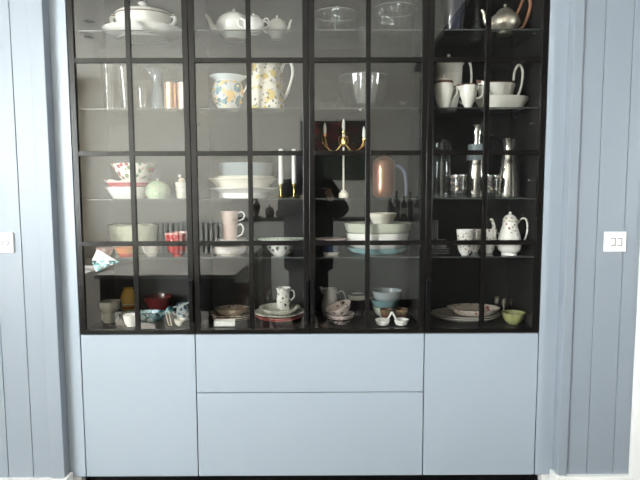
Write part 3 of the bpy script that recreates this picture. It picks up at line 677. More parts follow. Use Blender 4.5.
# ---------- door 1, fourth shelf
glaze('green_bowl', (0.44, .46, .32), spots=(((.52, .53, .40), (.38, .41, .28), 30, .35, -1, 1),))
x, y, z, r, h = spec(4, .235, 108.5, 158, 224); z += .0015
bowl('mixing_bowl', 'big pale green bowl with wavy rim on the fourth shelf', (x, y, z, r, h), 'green_bowl', foot=.74, curve=.6, wave=.01, waves=5, wz=.003, oval=.74, seg=60)
x, y, z, r, h = spec(4, .085, 115, 137, 246)
mat('amber', (0.46, 0.10, 0.025), .12, noise=.3, nscale=25)
glaze('amber_red', (.45, .06, .03), bands=((h*.35, h, (.62, .20, .05)),), rough=.1)
bowl('amber_bowl', 'small amber and red glass bowl in front of the pale green bowl', (x, y, z, r, h), 'amber_red', foot=.6, curve=.8)
x, y, z, r, h = spec(4, .10, 141, 162, 243)
bowl('white_bowl', 'small white footed bowl between the amber bowl and the red bowl', (x, y, z, r, h), 'china_cream', foot=.45, curve=.6)
x, y, z, r, h = spec(4, .075, 165, 190, 231.5)
glaze('red_enamel', (.30, .005, .008), bands=((h*.62, h*.64, (.8, .5, .45)), (h*.93, h, (.7, .35, .32))), spots=(((.80, .62, .58), (.60, .06, .08), 95, .28, h*.62, h*.93),), rough=.12)
bowl('red_bowl', 'bright red bowl with white dotted upper band on the fourth shelf', (x, y, z, r, h), 'red_enamel', foot=.40, curve=.36)
# printed napkin hanging over the shelf edge, with a glass plate leaning behind it
def cloth(name, label, outline, Yf, m, sub=10, thick=.0012, wob=.004):
    (a, b, c, d) = outline; g = G(); N = sub; vs_, fs_ = [], []
    for sgn in (0, 1):
        for i in range(N+1):
            for j in range(N+1):
                u, v = i/N, j/N
                p = (Vector(a)*(1-u)+Vector(b)*u)*(1-v)+(Vector(d)*(1-u)+Vector(c)*u)*v
                yy = Yf(p)+wob*math.sin(u*7+v*3)*.5+sgn*thick
                q = P(p.x, p.y, yy); vs_.append(q)
    o = (N+1)**2
    for i in range(N):
        for j in range(N):
            k = i*(N+1)+j; fs_.append((k, k+1, k+N+2, k+N+1)); fs_.append((o+k, o+k+N+1, o+k+N+2, o+k+1))
    edge = [j for j in range(N+1)]+[i*(N+1)+N for i in range(1, N+1)]+[N*(N+1)+j for j in range(N-1, -1, -1)]+[i*(N+1) for i in range(N-1, 0, -1)]
    for a_, b_ in zip(edge, edge[1:]+edge[:1]): fs_.append((a_, b_, o+b_, o+a_))
    cen = sum((Vector(q) for q in vs_), Vector())/len(vs_)
    g.add([q-cen for q in vs_], fs_)
    return g, cen
glaze('napkin_print', (.84, .84, .82), spots=(((.02, .06, .07), (.16, .58, .60), 34, .62, -.2, .002), ((.30, .70, .72), (.08, .34, .38), 60, .50, -.2, -.006)), rough=.7)
g, cen = cloth('napkin', '', ((97, 249, 0), (119, 262, 0), (96, 272, 0), (91.5, 261, 0)), lambda p: .026+.0, 'napkin_print', wob=.002)
one('napkin', g, 'napkin_print', 'white napkin with teal print hanging over the fourth shelf edge', 'napkin', cen)
glaze('pink_print', (.62, .34, .34), spots=(((.78, .66, .62), (.55, .2, .22), 50, .35, -1, 1),), rough=.6)
x, y, z, r, h = spec(4, .10, 95, 113.5, 247)
bowl('pink_dish', 'shallow pink patterned dish behind the teal printed napkin', (x+.002, y, z, r*.9, max(h, .02)), 'pink_print', cat='dish', foot=.6, curve=.7)

# ---------- door 1, cabinet floor
mat('smoky', (.10, .085, .06), .08, noise=.2)
glass('smoky_glass', (.55, .50, .42), .10, 2.6, body=(.20, .18, .14), body_w=.85, bump=.35, bscale=45)
x, y, z, r, h = spec(0, .10, 101, 119.5, 310)
low = [(0, .003), (r*.40, .003), (r*.42, 0), (r*.50, 0), (r*.52, .004), (r*.84, h*.24), (r*.99, h*.58), (r, h), (r*.95, h), (r*.89, h*.62), (r*.73, h*.30), (r*.4, h*.14), (0, h*.12)]
one('smoky_glass_bowl', G().lathe(low, 32), 'smoky_glass', 'lower of two nested smoky grey glass bowls on the cabinet floor', 'bowl', (x, y, z), 'nested smoky glass bowls')
x, y, z2, r2, h2 = spec(0, .10, 99, 121, 299, z+h*.42)
up = [(0, 0), (r*.42, 0), (r*.62, h*.14), (r*.74, h*.40), (r*.80, h*.59), (r2*.97, h2*.62), (r2*1.02, h2*.80), (r2*.97, h2), (r2*.92, h2), (r2*.95, h2*.8), (r*.72, h*.56), (r*.56, h*.2), (0, h*.06)]
one('smoky_glass_bowl', G().lathe(up, 32), 'smoky_glass', 'upper of two nested smoky grey glass bowls on the cabinet floor', 'bowl', (x, y, z2), 'nested smoky glass bowls')
glaze('teal_glass', (.03, .13, .16), spots=(((.30, .52, .54), (.01, .03, .04), 22, .40, -1, 1), ((.55, .66, .64), (.02, .08, .10), 40, .22, -1, 1)), rough=.08)
x, y, z, r, h = spec(0, .165, 122.5, 171, 297)
t = thing('fish_platter', 'long teal and black glass fish dish lying on the cabinet floor', 'dish', (x, y, z))
obj('dish_body', G().lathe(dish_profile(r*.9, .045, .5, .006, .7, 0, .004), 40, 1, .42, .02, 7), 'teal_glass', t)
obj('tail_fin', G().tube([(r*.80, 0, .038), (r*.95, 0, .052), (r*1.05, 0, .045)], [.008, .02, .006], 10, 4, .4), 'teal_glass', t)
x, y, z, r, h = spec(0, .30, 119, 135, 286.5, SZ[0])
glaze('yellow_stripe', (.55, .33, .06), bands=((.012, .020, (.72, .62, .45)), (.034, .042, (.42, .12, .03)), (.052, .058, (.72, .62, .45))), rough=.12)
t = thing('striped_vase', 'round yellow and orange striped glass vase behind the teal fish dish', 'vase', (x, .315, z))
h = .128; obj('vase_body', G().lathe(shell([(0, 0), (.02, 0), (.04, h*.25), (.043, h*.55), (.03, h*.85), (.020, h)], .003), 26), 'yellow_stripe', t)
obj('vase_lip', G().lathe([(.020, h-.002), (.026, h+.003), (.018, h+.004)], 26), 'yellow_stripe', t)
x, y, z, r, h = spec(0, .074, 123, 138, 313)
bowl('sugar_bowl', 'small white bowl below the teal fish dish', (x, y, z, r, h), 'china_white', foot=.55, curve=.6)
glaze('oxblood', (.085, .012, .012), rough=.1)
x, y, z, r, h = spec(0, .30, 144, 174, 289)
bowl('oxblood_bowl', 'dark oxblood red bowl at the back of the cabinet floor', (x, .285, z, r*.92, .095), 'oxblood', foot=.5, curve=.6)
glaze('blue_figured', (.46, .50, .50), spots=(((.05, .10, .16), (.12, .25, .32), 60, .42, -1, 1),))
x, y, z, r, h = spec(0, .19, 176, 190, 302)
pot('blue_mug', 'blue and white figured mug at the end of door one, cabinet floor', (x, y, z), shell([(0, 0), (r*.8, 0), (r, h*.3), (r*.9, h*.8), (r, h)], .003), handle=([(-r*.9, 0, h*.8), (-r*1.5, 0, h*.7), (-r*1.4, 0, h*.4), (-r*.9, 0, h*.28)], .0035), m='blue_figured', cat='mug')
x, y, z, r, h = spec(0, .085, 174, 186, 318)
bowl('dip_bowl', 'tiny white dip bowl in front of the blue figured mug', (x, y, z, r, h), 'china_cream', foot=.45, curve=.55)
mat('pale_wood', (.52, .44, .34), .5, noise=.15, nscale=40)
for i, (xa, ya, xb, yb) in enumerate(((165, 311, 169, 328), (168.5, 310.5, 171.5, 328))):
    a = P(xa, ya, .105); b = P(xb, yb, .062); b.z = SZ[0]+.004; a.z = max(a.z, SZ[0]+.03)
    one('chopstick', G().tube([(0, 0, 0), tuple(b-a)], [.002, .0032], 8, 1), 'pale_wood', ['pale wooden stick resting beside the small dip bowl, nearer the fish dish', 'pale wooden stick resting beside the small dip bowl, nearer the bowl'][i], 'stick', a, 'pair of pale sticks')

# ---------- door 2, top shelf: white teapots
def teapot(label, s, Y, xl, xr, ytop, yk, spout_dir, name='teapot', m='china_white', group=None, squat=.98, hpts=None, sp_len=1.0, cat='teapot', no_spout=False, no_handle=False, two=False):
    x, y, z, r, h = spec(s, Y, xl, xr, ytop); kz = Zat((xl+xr)/2, yk, Y)-z
    body = [(0, .003), (r*.50, .003), (r*.52, 0), (r*.57, 0), (r*.58, h*.06), (r*.86, h*.27), (r, h*.5), (r*squat, h*.62), (r*.82, h*.82), (r*.58, h*.93), (0, h*.93)]
    lid = [(r*.57, h*.92), (r*.52, h*.96), (r*.30, h*1.0), (r*.08, h*1.03), (0, h*1.03)]
    s_ = spout_dir
    sp = None if no_spout else ([(s_*r*.80, 0, h*.36), (s_*r*1.18, 0, h*.50), (s_*r*(1.28+.1*sp_len), 0, h*.78), (s_*r*(1.42+.16*sp_len), 0, h*.96)], [h*.15, h*.12, h*.075, h*.05])
    hd = None if no_handle else [([(-d*r*.86, 0, h*.76), (-d*r*1.22, 0, h*.90), (-d*r*1.46, 0, h*.72), (-d*r*1.36, 0, h*.44), (-d*r*.93, 0, h*.32)], h*.048) for d in ((s_, -s_) if two else (s_,))]
    t = pot(name, label, (x, y, z), body, lid, None, sp, hd, m, cat, group=group)
    l = [c for c in t.children if c.name.startswith('lid')][0]
    kh = max(.008, kz-h*1.03); obj('knob', G().lathe([(kh*.25, h*1.0), (kh*.25, h*1.03+kh*.25), (kh*.52, h*1.03+kh*.6), (kh*.4, h*1.03+kh*.92), (0, h*1.03+kh)], 14), m, l)
    return t
teapot('largest white teapot with long spout on the top shelf', 1, .20, 216, 252, 13.5, 9, -1)
teapot('small white sugar pot with two loop handles between the white teapots', 1, .10, 243, 264, 16.5, 13.5, 1, 'sugar_pot', cat='pot', no_spout=True, two=True)
teapot('small white teapot with loop handle, nearest the centre of the top shelf', 1, .19, 267, 287, 19, 15.5, 1, sp_len=.2)

# ---------- door 2, second shelf: floral chamber jug and floral pitcher
glaze('blue_floral', (.58, .60, .58), spots=(((.70, .48, .20), (.10, .19, .24), 27, .58, .012, .122), ((.78, .62, .30), (.20, .32, .34), 52, .40, .012, .122)))
x, y, z, r, h = spec(2, .13, 210, 245, 77)
t = thing('floral_jardiniere', 'round jar painted with yellow and blue flowers, wide pale rim', 'jar', (x, y, z))
obj('jar_body', G().lathe(shell([(0, 0), (r*.55, 0), (r*.58, h*.05), (r*.82, h*.25), (r*.92, h*.5), (r*.84, h*.75), (r*.74, h*.86)], .004), 36), 'blue_floral', t)
glaze('pale_blue_rim', (.60, .66, .68)); obj('rim', G().lathe([(r*.73, h*.85), (r*.84, h*.91), (r*1.02, h*.98), (r*1.04, h), (r*.98, h), (r*.80, h*.93), (r*.69, h*.87)], 36), 'pale_blue_rim', t)
obj('handle', G().tube([(r*.9, 0, h*.55), (r*1.12, 0, h*.78), (r*1.12, 0, h*.98), (r*.98, 0, h*1.02)], .004, 10), 'china_white', t)
glaze('yellow_floral', (.76, .71, .60), spots=(((.62, .47, .15), (.70, .55, .22), 24, .40, .0, .3), ((.12, .13, .10), (.26, .25, .18), 52, .31, .0, .3)))
x, y, z, r, h = spec(2, .13, 250, 286, 62)
pot('floral_pitcher', 'tall cream pitcher with yellow flowers and grey leaves, white loop handle', (x-.006, y, z), shell([(0, 0), (r*.95, 0), (r*1.0, h*.04), (r*.93, h*.4), (r*.80, h*.8), (r*.78, h*.95), (r*.82, h)], .004), handle=([(r*.78, 0, h*.78), (r*.98, 0, h*.97), (r*1.32, 0, h*.98), (r*1.45, 0, h*.78), (r*1.28, 0, h*.52), (r*1.08, 0, h*.33), (r*.92, 0, h*.24)], [.008, .007, .0065, .0065, .0065, .008, .009]), m='yellow_floral', hm='china_white', cat='pitcher')

# ---------- door 2, third shelf: stacked plates, two candlesticks
x, y, z, r, h = spec(3, .17, 207.5, 279, 188.5)
one('soup_plate', G().lathe([(0, .004), (r*.62, .004), (r*.64, 0), (r*.68, 0), (r*.70, h*.5), (r*.80, h*.7), (r*1.0, h), (r*.99, h+.003), (r*.78, h*.75+.003), (r*.66, h*.35), (0, .008)], 48, 1, .85), 'china_white', 'wide white rimmed plate at the bottom of the stack beside two candles', 'plate', (x, y, z))
x2, _, z2, r2, h2 = spec(3, .17, 208.5, 278, 179.0, z+h*.55)
one('soup_plate', G().lathe([(0, .004), (r2*.60, .004), (r2*.62, 0), (r2*.66, 0), (r2*.80, h2*.6), (r2*1.0, h2), (r2*.99, h2+.003), (r2*.76, h2*.65+.003), (r2*.62, .008), (0, .008)], 48, 1, .85), 'china_cream', 'cream rimmed plate in the middle of the stack beside two candles', 'plate', (x2, y, z2))
x3, _, z3, r3, h3 = spec(3, .17, 216, 275, 176.2, z2+h2*.35)
one('soup_plate', G().lathe([(0, .003), (r3*.60, .003), (r3*.62, 0), (r3*.68, 0), (r3*.92, h3*.75), (r3*1.0, h3), (r3*.97, h3), (r3*.88, h3*.75+.003), (r3*.64, .006), (0, .006)], 48, 1, .85), 'china_cream', 'cream bowl shaped plate under the grey blue bowl on the third shelf', 'plate', (x3, y, z3))
x4, _, z4, r4, h4 = spec(3, .17, 218, 275, 163.5, z3+h3*.45)
glaze('grey_blue', (.25, .28, .29)); bowl('grey_bowl', 'grey blue bowl topping the plate stack beside two candles', (x4, y, z4, r4, h4), 'grey_blue', foot=.72, curve=.5, oval=.85)
glaze('wax', (.86, .84, .78), rough=.5)
for i, (xc, Y, yb) in enumerate(((281, .07, 0), (294, .10, 0))):
    x, y, z, r, h = spec(3, Y, xc-5.5, xc+5.5, 183.5)
    t = thing('candlestick', ['brass candlestick holding a white candle, beside the stacked plates', 'brass candlestick holding a white candle, nearest the centre frame'][i], 'candlestick', (x, y, z), 0, 'pair of brass candlesticks')
    obj('base', G().lathe([(0, 0), (r*.95, 0), (r, .003), (r*.85, .007), (r*.3, .010), (0, .010)], 24), 'brass', t)
    obj('stem', G().lathe([(.0045, .009), (.0045, h*.5), (.006, h*.8), (.0085, h*.92), (.0085, h), (0, h)], 16), 'brass', t)
    ht = Zat(xc, 149, Y)-z
    c_ = thing('candle', ['white taper candle in the brass holder beside the stacked plates', 'white taper candle in the brass holder nearest the centre frame'][i], 'candle', (x, y, z+h+.0004), 0, 'white taper candles')
    obj('wax_body', G().lathe([(0, 0), (.0098, 0), (.0094, (ht-h)*.97), (.006, ht-h), (0, ht-h)], 18), 'wax', c_)
    obj('wick', G().tube([(0, 0, ht-h-.001), (.0005, 0, ht-h+.006)], .0008, 6, 1), 'black_metal', c_)

# ---------- door 2, fourth shelf
x, y, z, r, h = spec(4, .135, 209, 249, 243.5)
glaze('blush_white', (.76, .68, .62), bands=((.022, .03, (.80, .78, .74)),))
bowl('cake_stand_bowl', 'wide blush footed dish below the stacked white plates, door two', (x, y, z, r, h), 'blush_white', cat='dish', foot=.66, curve=.35, lip=.008)
zz = z+h+.001
for i, (xl, xr) in enumerate(((214, 248.5), (214.5, 247.5), (216, 246))):
    x, _, _, r, _ = spec(4, .135, xl, xr, 238)
    one('side_plate', G().lathe([(0, .002), (r*.6, .002), (r*.62, 0), (r*.66, 0), (r, .008), (r, .0105), (r*.64, .004), (0, .004)], 40), 'china_white', ['white side plate at the bottom of the pile under the pink mugs', 'white side plate in the middle of the pile under the pink mugs', 'white side plate at the top of the pile under the pink mugs'][i], 'plate', (x, .135, zz+i*.0095), 'white side plates under the pink mugs')
zz = zz+2*.0095+.0045
glaze('blush', (.60, .46, .41))
x, y, z, r, h = spec(4, .135, 222, 238, 223, zz)
mug = lambda nm, lab, x, z, r, h: pot(nm, lab, (x, .135, z), shell([(0, 0), (r*.85, 0), (r*.9, h*.1), (r*.93, h*.7), (r*1.0, h)], .003), handle=([(r*.9, 0, h*.85), (r*1.35, 0, h*.95), (r*1.65, 0, h*.7), (r*1.45, 0, h*.35), (r*.9, 0, h*.2)], .0036), m='blush', cat='mug', hm='china_white', group='stacked pink mugs')
mug('pink_mug', 'blush pink mug at the bottom of the stacked pair', x, z, r, h)
x, y, z, r, h2 = spec(4, .135, 220.5, 238.5, 211, z+h+.0005)
mug('pink_mug', 'blush pink mug on top of the stacked pair', x, z, r, h2)
x, y, z, r, h = spec(4, .12, 266, 295, 243.5)
glaze('black_floral', (.76, .75, .70), spots=(((.04, .05, .04), (.10, .12, .08), 52, .36, .008, .2),))
bowl('patterned_bowl', 'white bowl with black floral pattern under the oval platter, door two', (x, y, z, r, h*1.1), 'black_floral', foot=.5, curve=.6)
zz = z+h*1.1+.001
x, y, z, r, h = spec(4, .12, 258, 306, 238, zz)
glaze('green_rim', (.70, .72, .64), spots=(((.30, .36, .26), (.55, .58, .48), 46, .38, -1, 1),))
one('oval_platter', G().lathe([(0, .002), (r*.55, .002), (r*.57, 0), (r*.62, 0), (r, .019), (r, .023), (r*.62, .006), (0, .006)], 40, 1, .62), 'green_rim', 'oval white and green platter lying on the black patterned bowl', 'platter', (x, y, zz))

# ---------- door 2, cabinet floor
x, y, z, r, h = spec(0, .20, 208.5, 256, 303)
glaze('brown_plate', (.30, .23, .17), spots=(((.12, .07, .045), (.46, .38, .29), 34, .42, -1, 1),))
for i in range(3):
    one('brown_plate', G().lathe([(0, .002), (r*.6, .002), (r*.62, 0), (r*.66, 0), (r*.97, .012), (r*.97, .015), (r*.64, .005), (0, .005)], 40, 1, .8), 'brown_plate', ['brown figured plate at the bottom of the pile, door two floor', 'brown figured plate in the middle of the pile, door two floor', 'brown figured plate topping the pile, door two floor'][i], 'plate', (x, .20, z+i*.009), 'pile of brown figured plates')
x, y, z2, r2, h = spec(0, .20, 214, 250, 296, z+2*.009+.0055)
bowl('brown_dish', 'shallow tan dish on the pile of brown figured plates', (x, .20, z2, r2*.95, .032), 'brown_plate', cat='dish', foot=.7, curve=.6, oval=.8)
x, y, z, r, h = spec(0, .082, 215, 235.5, 318)
g = G(); w = r; d = .020; hh = .024
g.box(-w, w, -d, d, 0, .004, .001).box(-w, -w+.004, -d, d, .004, hh, .001).box(w-.004, w, -d, d, .004, hh, .001).box(-w+.004, w-.004, -d, -d+.004, .004, hh, .001).box(-w+.004, w-.004, d-.004, d, .004, hh, .001)
one('butter_dish', g, 'china_white', 'small rectangular white dish at the front of the cabinet floor', 'dish', (x, y, z))
x, y, z, r, h = spec(0, .10, 245, 250, 297)
t = thing('glass_stirrer', 'thin upright glass rod leaning by the brown plates', 'rod', (P(248.5, 328, .075).x, .075, SZ[0])); obj('rod', G().tube([(0, 0, .002), (-.006, .02, .14)], .0022, 8, 1), 'clear_glass', t); obj('rod_tip', G().ball((-.006, .02, .142), .004), 'clear_glass', t)
x, y, z, r, h = spec(0, .17, 255, 305, 318)
glaze('red_edge', (.48, .14, .12)); glaze('pale_plate', (.70, .68, .60), spots=(((.30, .34, .26), (.55, .5, .4), 44, .3, -1, 1),))
zc = z
for i, (xl, xr, hh, m_, lab) in enumerate(((257, 303, .022, 'red_edge', 'deep dull red plate at the bottom of the stack beside the centre frame'), (255, 305, .019, 'red_edge', 'dull red plate second in the stack beside the centre frame'), (254.5, 305, .018, 'pale_plate', 'pale cream plate on the red plates beside the centre frame'))):
    x, _, _, r, _ = spec(0, .17, xl, xr, 318)
    one('dinner_plate', G().lathe([(0, .002), (r*.6, .002), (r*.62, 0), (r*.67, 0), (r, hh-.003), (r, hh), (r*.66, .006), (0, .006)], 44), m_, lab, 'plate', (x, .18, zc), 'stack of dinner plates'); zc += .0125
x, y, _, r, h = spec(0, .17, 258, 301, 303, zc)
h_veg = h
bowl('vegetable_bowl', 'pale green edged bowl on the plates below the little cream jug', (x, .18, zc-.003, r*.96, h), 'pale_plate', foot=.55, curve=.6, lip=.006)
x, y, z, r, h = spec(0, .31, 276, 291, 285.5)
glaze('grey_leaf', (.76, .74, .68), spots=(((.10, .10, .09), (.3, .3, .26), 60, .3, .0, .2),))
zj = zc-.003+.08*h_veg+.012
hj = Zat(284, 287.5, .20)-zj; rj = 7.5*2.51/540
pot('cream_jug', 'small white jug with dark sprigs standing in the pale bowl', (P(283.5, 290, .20).x, .20, zj), shell([(0, 0), (rj*.8, 0), (rj*.85, hj*.08), (rj*.95, hj*.45), (rj*.82, hj*.75), (rj*1.0, hj)], .003), handle=([(rj*.85, 0, hj*.86), (rj*1.3, 0, hj*.85), (rj*1.45, 0, hj*.6), (rj*1.0, 0, hj*.4)], .0035), m='grey_leaf', cat='jug')

# ---------- door 3, top shelf: cut glass
x, y, z, r, h = spec(1, .12, 314, 357, 14.5)
bowl('cut_glass_bowl', 'wide low cut glass bowl first on the top shelf behind door three', (x, y, z, r, h), 'cut_glass', foot=.80, curve=.5, t=.005, group='cut glass bowls', wave=.035, waves=16, seg=64, angle=.15, rim=('milky_glass', .0016))
x, y, z, r, h = spec(1, .16, 372, 417, 10)
bowl('cut_glass_bowl', 'deeper cut glass bowl with diamond band on the top shelf behind door three', (x, y, z, r, h), 'cut_glass', foot=.6, curve=.42, t=.005, fh=.012, group='cut glass bowls', wave=.035, waves=18, seg=72, angle=.15, rim=('milky_glass', .0016))
x, y, z, r, h = spec(1, .24, 358, 371, 28)
one('glass_tumbler', G().lathe(shell([(0, 0), (r*.8, 0), (r, h)], .002), 20), 'cut_glass', 'small cut glass tumbler between the two cut glass bowls', 'glass', (x, y, z))
# ---------- door 3, second shelf
x, y, z, r, h = spec(2, .16, 337, 391, 78)
t = bowl('punch_bowl', 'large clear round glass bowl on the second shelf behind door three', (x, y, z, r, h), 'clear_glass', foot=.35, curve=.42, t=.004, fh=.008, rim=('milky_glass', .0014))
x, y, z2, r, h = spec(2, .16, 351, 380, 75, z+.030)
glass('frost_glass', (.82, .82, .80), .08, 2.0, body=(.78, .77, .73), body_w=.13)
one('frosted_beaker', G().lathe(shell([(0, 0), (r*.62, 0), (r*.7, h*.1), (r, h)], .003), 28), 'frost_glass', 'frosted white beaker standing inside the large glass bowl', 'beaker', (x, y, z2))
x, y, z, r, h = spec(2, .09, 317, 340, 99)
t = thing('glass_basket', 'small low clear glass dish with curled handles, second shelf', 'dish', (x, y, z))
obj('dish_body', G().lathe(dish_profile(r*.8, h*.7, .5, .003, .6), 28), 'cut_glass', t)
for s in (-1, 1): obj('curl_handle', G().tube([(s*r*.75, 0, h*.6), (s*r*1.0, 0, h*.95), (s*r*.85, 0, h*1.1), (s*r*.7, 0, h*.9)], .0025, 8), 'clear_glass', t)
x, y, z, r, h = spec(2, .09, 396, 410, 98)
t = thing('crystal_star', 'small spiky crystal ornament on the second shelf', 'ornament', (x, y, z))
obj('crystal_base', G().lathe([(0, 0), (r*.5, 0), (r*.35, .006), (0, .008)], 16), 'cut_glass', t)
for k in range(7):
    a = 2*math.pi*k/7; dz = .5+.5*math.sin(k*2.1)
    obj('spike', G().tube([(0, 0, h*.45), (r*.95*math.cos(a), r*.7*math.sin(a), h*(.45+.55*dz))], [.005, .0008], 6, 1), 'cut_glass', t)
# ---------- door 3, third shelf: candelabra, copper jug
x, y, z, _, h = spec(3, .11, 320, 366, 133)
ca = thing('candelabra', 'brass three armed candelabra with slim pale stem and cream candles', 'candelabra', (P(343.5, 190, .11).x, y, z))
kk = (2.3082+.11)/540
glaze('ivory_stem', (.74, .68, .56))
obj('base', G().lathe([(0, 0), (.021, 0), (.022, .006), (.021, .020), (.014, .026), (.010, .034), (0, .034)], 20), 'ivory_stem', ca)
zs = Zat(343, 147, .11)-z
obj('stem', G().lathe([(.0045, .033), (.0042, zs), (.008, zs+.002), (.010, zs+.03), (.007, zs+.055), (.004, zs+.06), (0, zs+.06)], 14), 'ivory_stem', ca)
obj('hub', G().lathe([(.006, zs-.002), (.011, zs+.008), (.012, zs+.03), (.007, zs+.05), (.005, zs+.06)], 14), 'brass', ca)
for (dx, yc) in ((-18.5*kk, 137), (0, 133.5), (20*kk, 141)):
    zc = Zat(343, yc, .11)-z
    if dx:
        arm = obj('arm', G().tube([(dx*.12, 0, zs+.01), (dx*.45, 0, zs-.02), (dx*.85, 0, zs-.005), (dx, 0, zc)], [.004, .0045, .004, .0035], 9), 'brass', ca)
        obj('scroll', G().tube([(dx*.9, 0, zs-.004), (dx*1.10, 0, zs+.018), (dx*1.16, 0, zc-.002)], [.0015, .0022, .0015], 7), 'brass', arm)
    else:
        arm = obj('arm', G().lathe([(.004, zs+.055), (.004, zc)], 10), 'brass', ca)
        for s in (-1, 1): obj('scroll', G().tube([(s*.006, 0, zs+.045), (s*.018, 0, zs+.045), (s*.020, 0, zs+.02), (s*.012, 0, zs+.012)], .002, 7), 'brass', arm)
    obj('drip_pan', G().lathe([(0, zc), (.004, zc-.001), (.017, zc+.003), (.017, zc+.0045), (.006, zc+.004), (.006, zc+.014), (0, zc+.014)], 18, cx=dx), 'brass', ca)
    c_ = obj('candle', G().lathe([(0, zc+.014), (.0062, zc+.014), (.0072, zc+.030), (.006, zc+.048), (.002, zc+.062), (0, zc+.064)], 14, cx=dx), 'wax', ca)
x, y, z, r, h = spec(3, .16, 373, 395, 159)
mat('copper', (.30, .145, .095), .30, metal=.55, noise=.08, nscale=15)
mat('blue_grey_handle', (.16, .18, .26), .25, noise=.05)
t = pot('copper_jug', 'rounded copper jug with bluish arched handle on the third shelf', (x, y, z), [(0, 0), (r*.7, 0), (r*.95, h*.07), (r, h*.2), (r, h*.82), (r*.92, h*.95), (r*.7, h), (0, h)],
    [(r*.72, h), (r*.5, h*1.04), (r*.2, h*1.06), (0, h*1.06)], (h*1.06, .006), None, ([(r*.92, 0, h*.82), (r*1.35, 0, h*.82), (r*1.85, 0, h*.66), (r*2.05, 0, h*.36), (r*2.05, 0, h*.04)], [.008, .009, .009, .008, .007]), 'copper', 'jug', hm='blue_grey_handle')
# ---------- door 3, fourth shelf
x, y, z, r, h = spec(4, .16, 343, 412, 244)
glaze('aqua', (.20, .36, .38)); glaze('sage', (.46, .48, .38)); 
bowl('aqua_bowl', 'wide aqua bowl at the bottom of the oval bowl stack, door three', (x, y, z, r*.9, h), 'aqua', foot=.6, curve=.42, oval=.8)
x, _, z2, r, h2 = spec(4, .16, 345, 410, 230.5, z+h*.75)
bowl('white_oval_bowl', 'wide white bowl nested between sage and aqua bowls', (x, y, z2, r*.97, h2), 'china_white', foot=.75, curve=.42, oval=.8)
x, _, z3, r, h3 = spec(4, .16, 344, 412, 221, z2+h2-.0035)
bowl('sage_bowl', 'wide pale sage bowl topping the nested oval bowls', (x, y, z3, r, h3), 'sage', foot=.86, curve=.5, oval=.8)
x, _, z4, r, h4 = spec(4, .16, 368, 397, 212.5, z3+h3*.22)
bowl('pale_dish', 'small pale dish resting inside the sage bowl', (x, y, z4, r, max(.02, h4)), 'china_cream', cat='dish', foot=.36, curve=.74)
x, y, z, r, h = spec(4, .11, 322, 340, 243)
glaze('navy', (.012, .025, .05)); glaze('navy_band', (.02, .03, .06), bands=((0, .014, (.55, .52, .46)),))
bowl('navy_bowl', 'small navy bowl with pale foot under the pink plate, door three', (x, y, z, r, h), 'navy_band', foot=.8, curve=.6)
zz = z+h+.001
x, y, z, r, h = spec(4, .11, 315.5, 347, 238)
glaze('pink_plate', (.62, .50, .47), spots=(((.70, .64, .60), (.45, .28, .28), 50, .35, -1, 1),))
for i in range(2):
    one('pink_plate', G().lathe([(0, .002), (r*.6, .002), (r*.62, 0), (r*.67, 0), (r, .009), (r, .012), (r*.66, .0045), (0, .0045)], 40), 'pink_plate', ['lower pale pink plate balanced on the navy bowl', 'upper pale pink plate balanced on the navy bowl'][i], 'plate', (x, y, zz+i*.012), 'pale pink plates')
# ---------- door 3, cabinet floor
x, y, z, r, h = spec(0, .27, 321, 339, 289)
glaze('pewter_white', (.50, .47, .42))
hh = Zat(330, 288.5, .27)-z
pot('milk_jug', 'cream milk jug with loop handle behind the black and pink bowl', (x, y, z), shell([(0, 0), (r*.8, 0), (r*.95, hh*.15), (r*1.0, hh*.4), (r*.72, hh*.75), (r*.85, hh*1.0)], .003), handle=([(r*.75, 0, hh*.82), (r*1.3, 0, hh*.9), (r*1.75, 0, hh*.68), (r*1.5, 0, hh*.4), (r*.98, 0, hh*.3)], .005), spout=([(-r*.62, 0, hh*.82), (-r*.95, 0, hh*1.0), (-r*1.12, 0, hh*1.06)], [.012, .009, .004]), m='pewter_white', cat='jug')
x, y, z, r, h = spec(0, .12, 323, 357, 313)
glaze('chequer', (.50, .40, .37), bands=((.018, .026, (.03, .02, .02)),), spots=(((.03, .02, .02), (.10, .05, .06), 100, .42, .0, .034),))
bowl('chequered_bowl', 'black and pink chequered bowl at the bottom of the tilted pair', (x, y, z, r*.86, .045), 'chequer', foot=.5, curve=.6)
glaze('pink_spot', (.70, .60, .56), spots=(((.10, .03, .05), (.20, .07, .09), 46, .34, .010, .038),))
x, y, z, r, h = spec(0, .12, 324, 357, 300)
bowl('spotted_bowl', 'pink bowl with dark spots tilted inside the chequered bowl', (x+.004, .13, z+.040, r*.80, .042), 'pink_spot', foot=.5, curve=.7, tilt=(.12, -.36, 0))
x, y, z, r, h = spec(0, .29, 341, 364, 291)
glaze('purple_dark', (.05, .03, .045), bands=((.078, .1, (.6, .57, .5)),)); bowl('plum_bowl', 'plum coloured bowl with pale rim behind the tilted pink bowl', (x+.024, .285, z, r*.85, Zat(352, 292, .285)-z), 'purple_dark', foot=.5, curve=.55)
x, y, z, r, h = spec(0, .245, 371, 401, 303)
glaze('teal_bowl', (.16, .25, .26)); 
bowl('pale_bowl', 'pale grey green bowl at the bottom of the stack of bowls, door three', (x, y, z, r*.9, .050), 'sage', foot=.5, curve=.6, group='nested grey bowls')
x, _, z2, r, h = spec(0, .245, 370, 400.5, 298, z+.042)
bowl('teal_bowl', 'muted teal bowl in the middle of the stack of bowls, door three', (x, y, z2, r, .045), 'teal_bowl', foot=.6, curve=.55, group='nested grey bowls')
x, _, z3, r, h = spec(0, .245, 372, 402, 288, z2+.030)
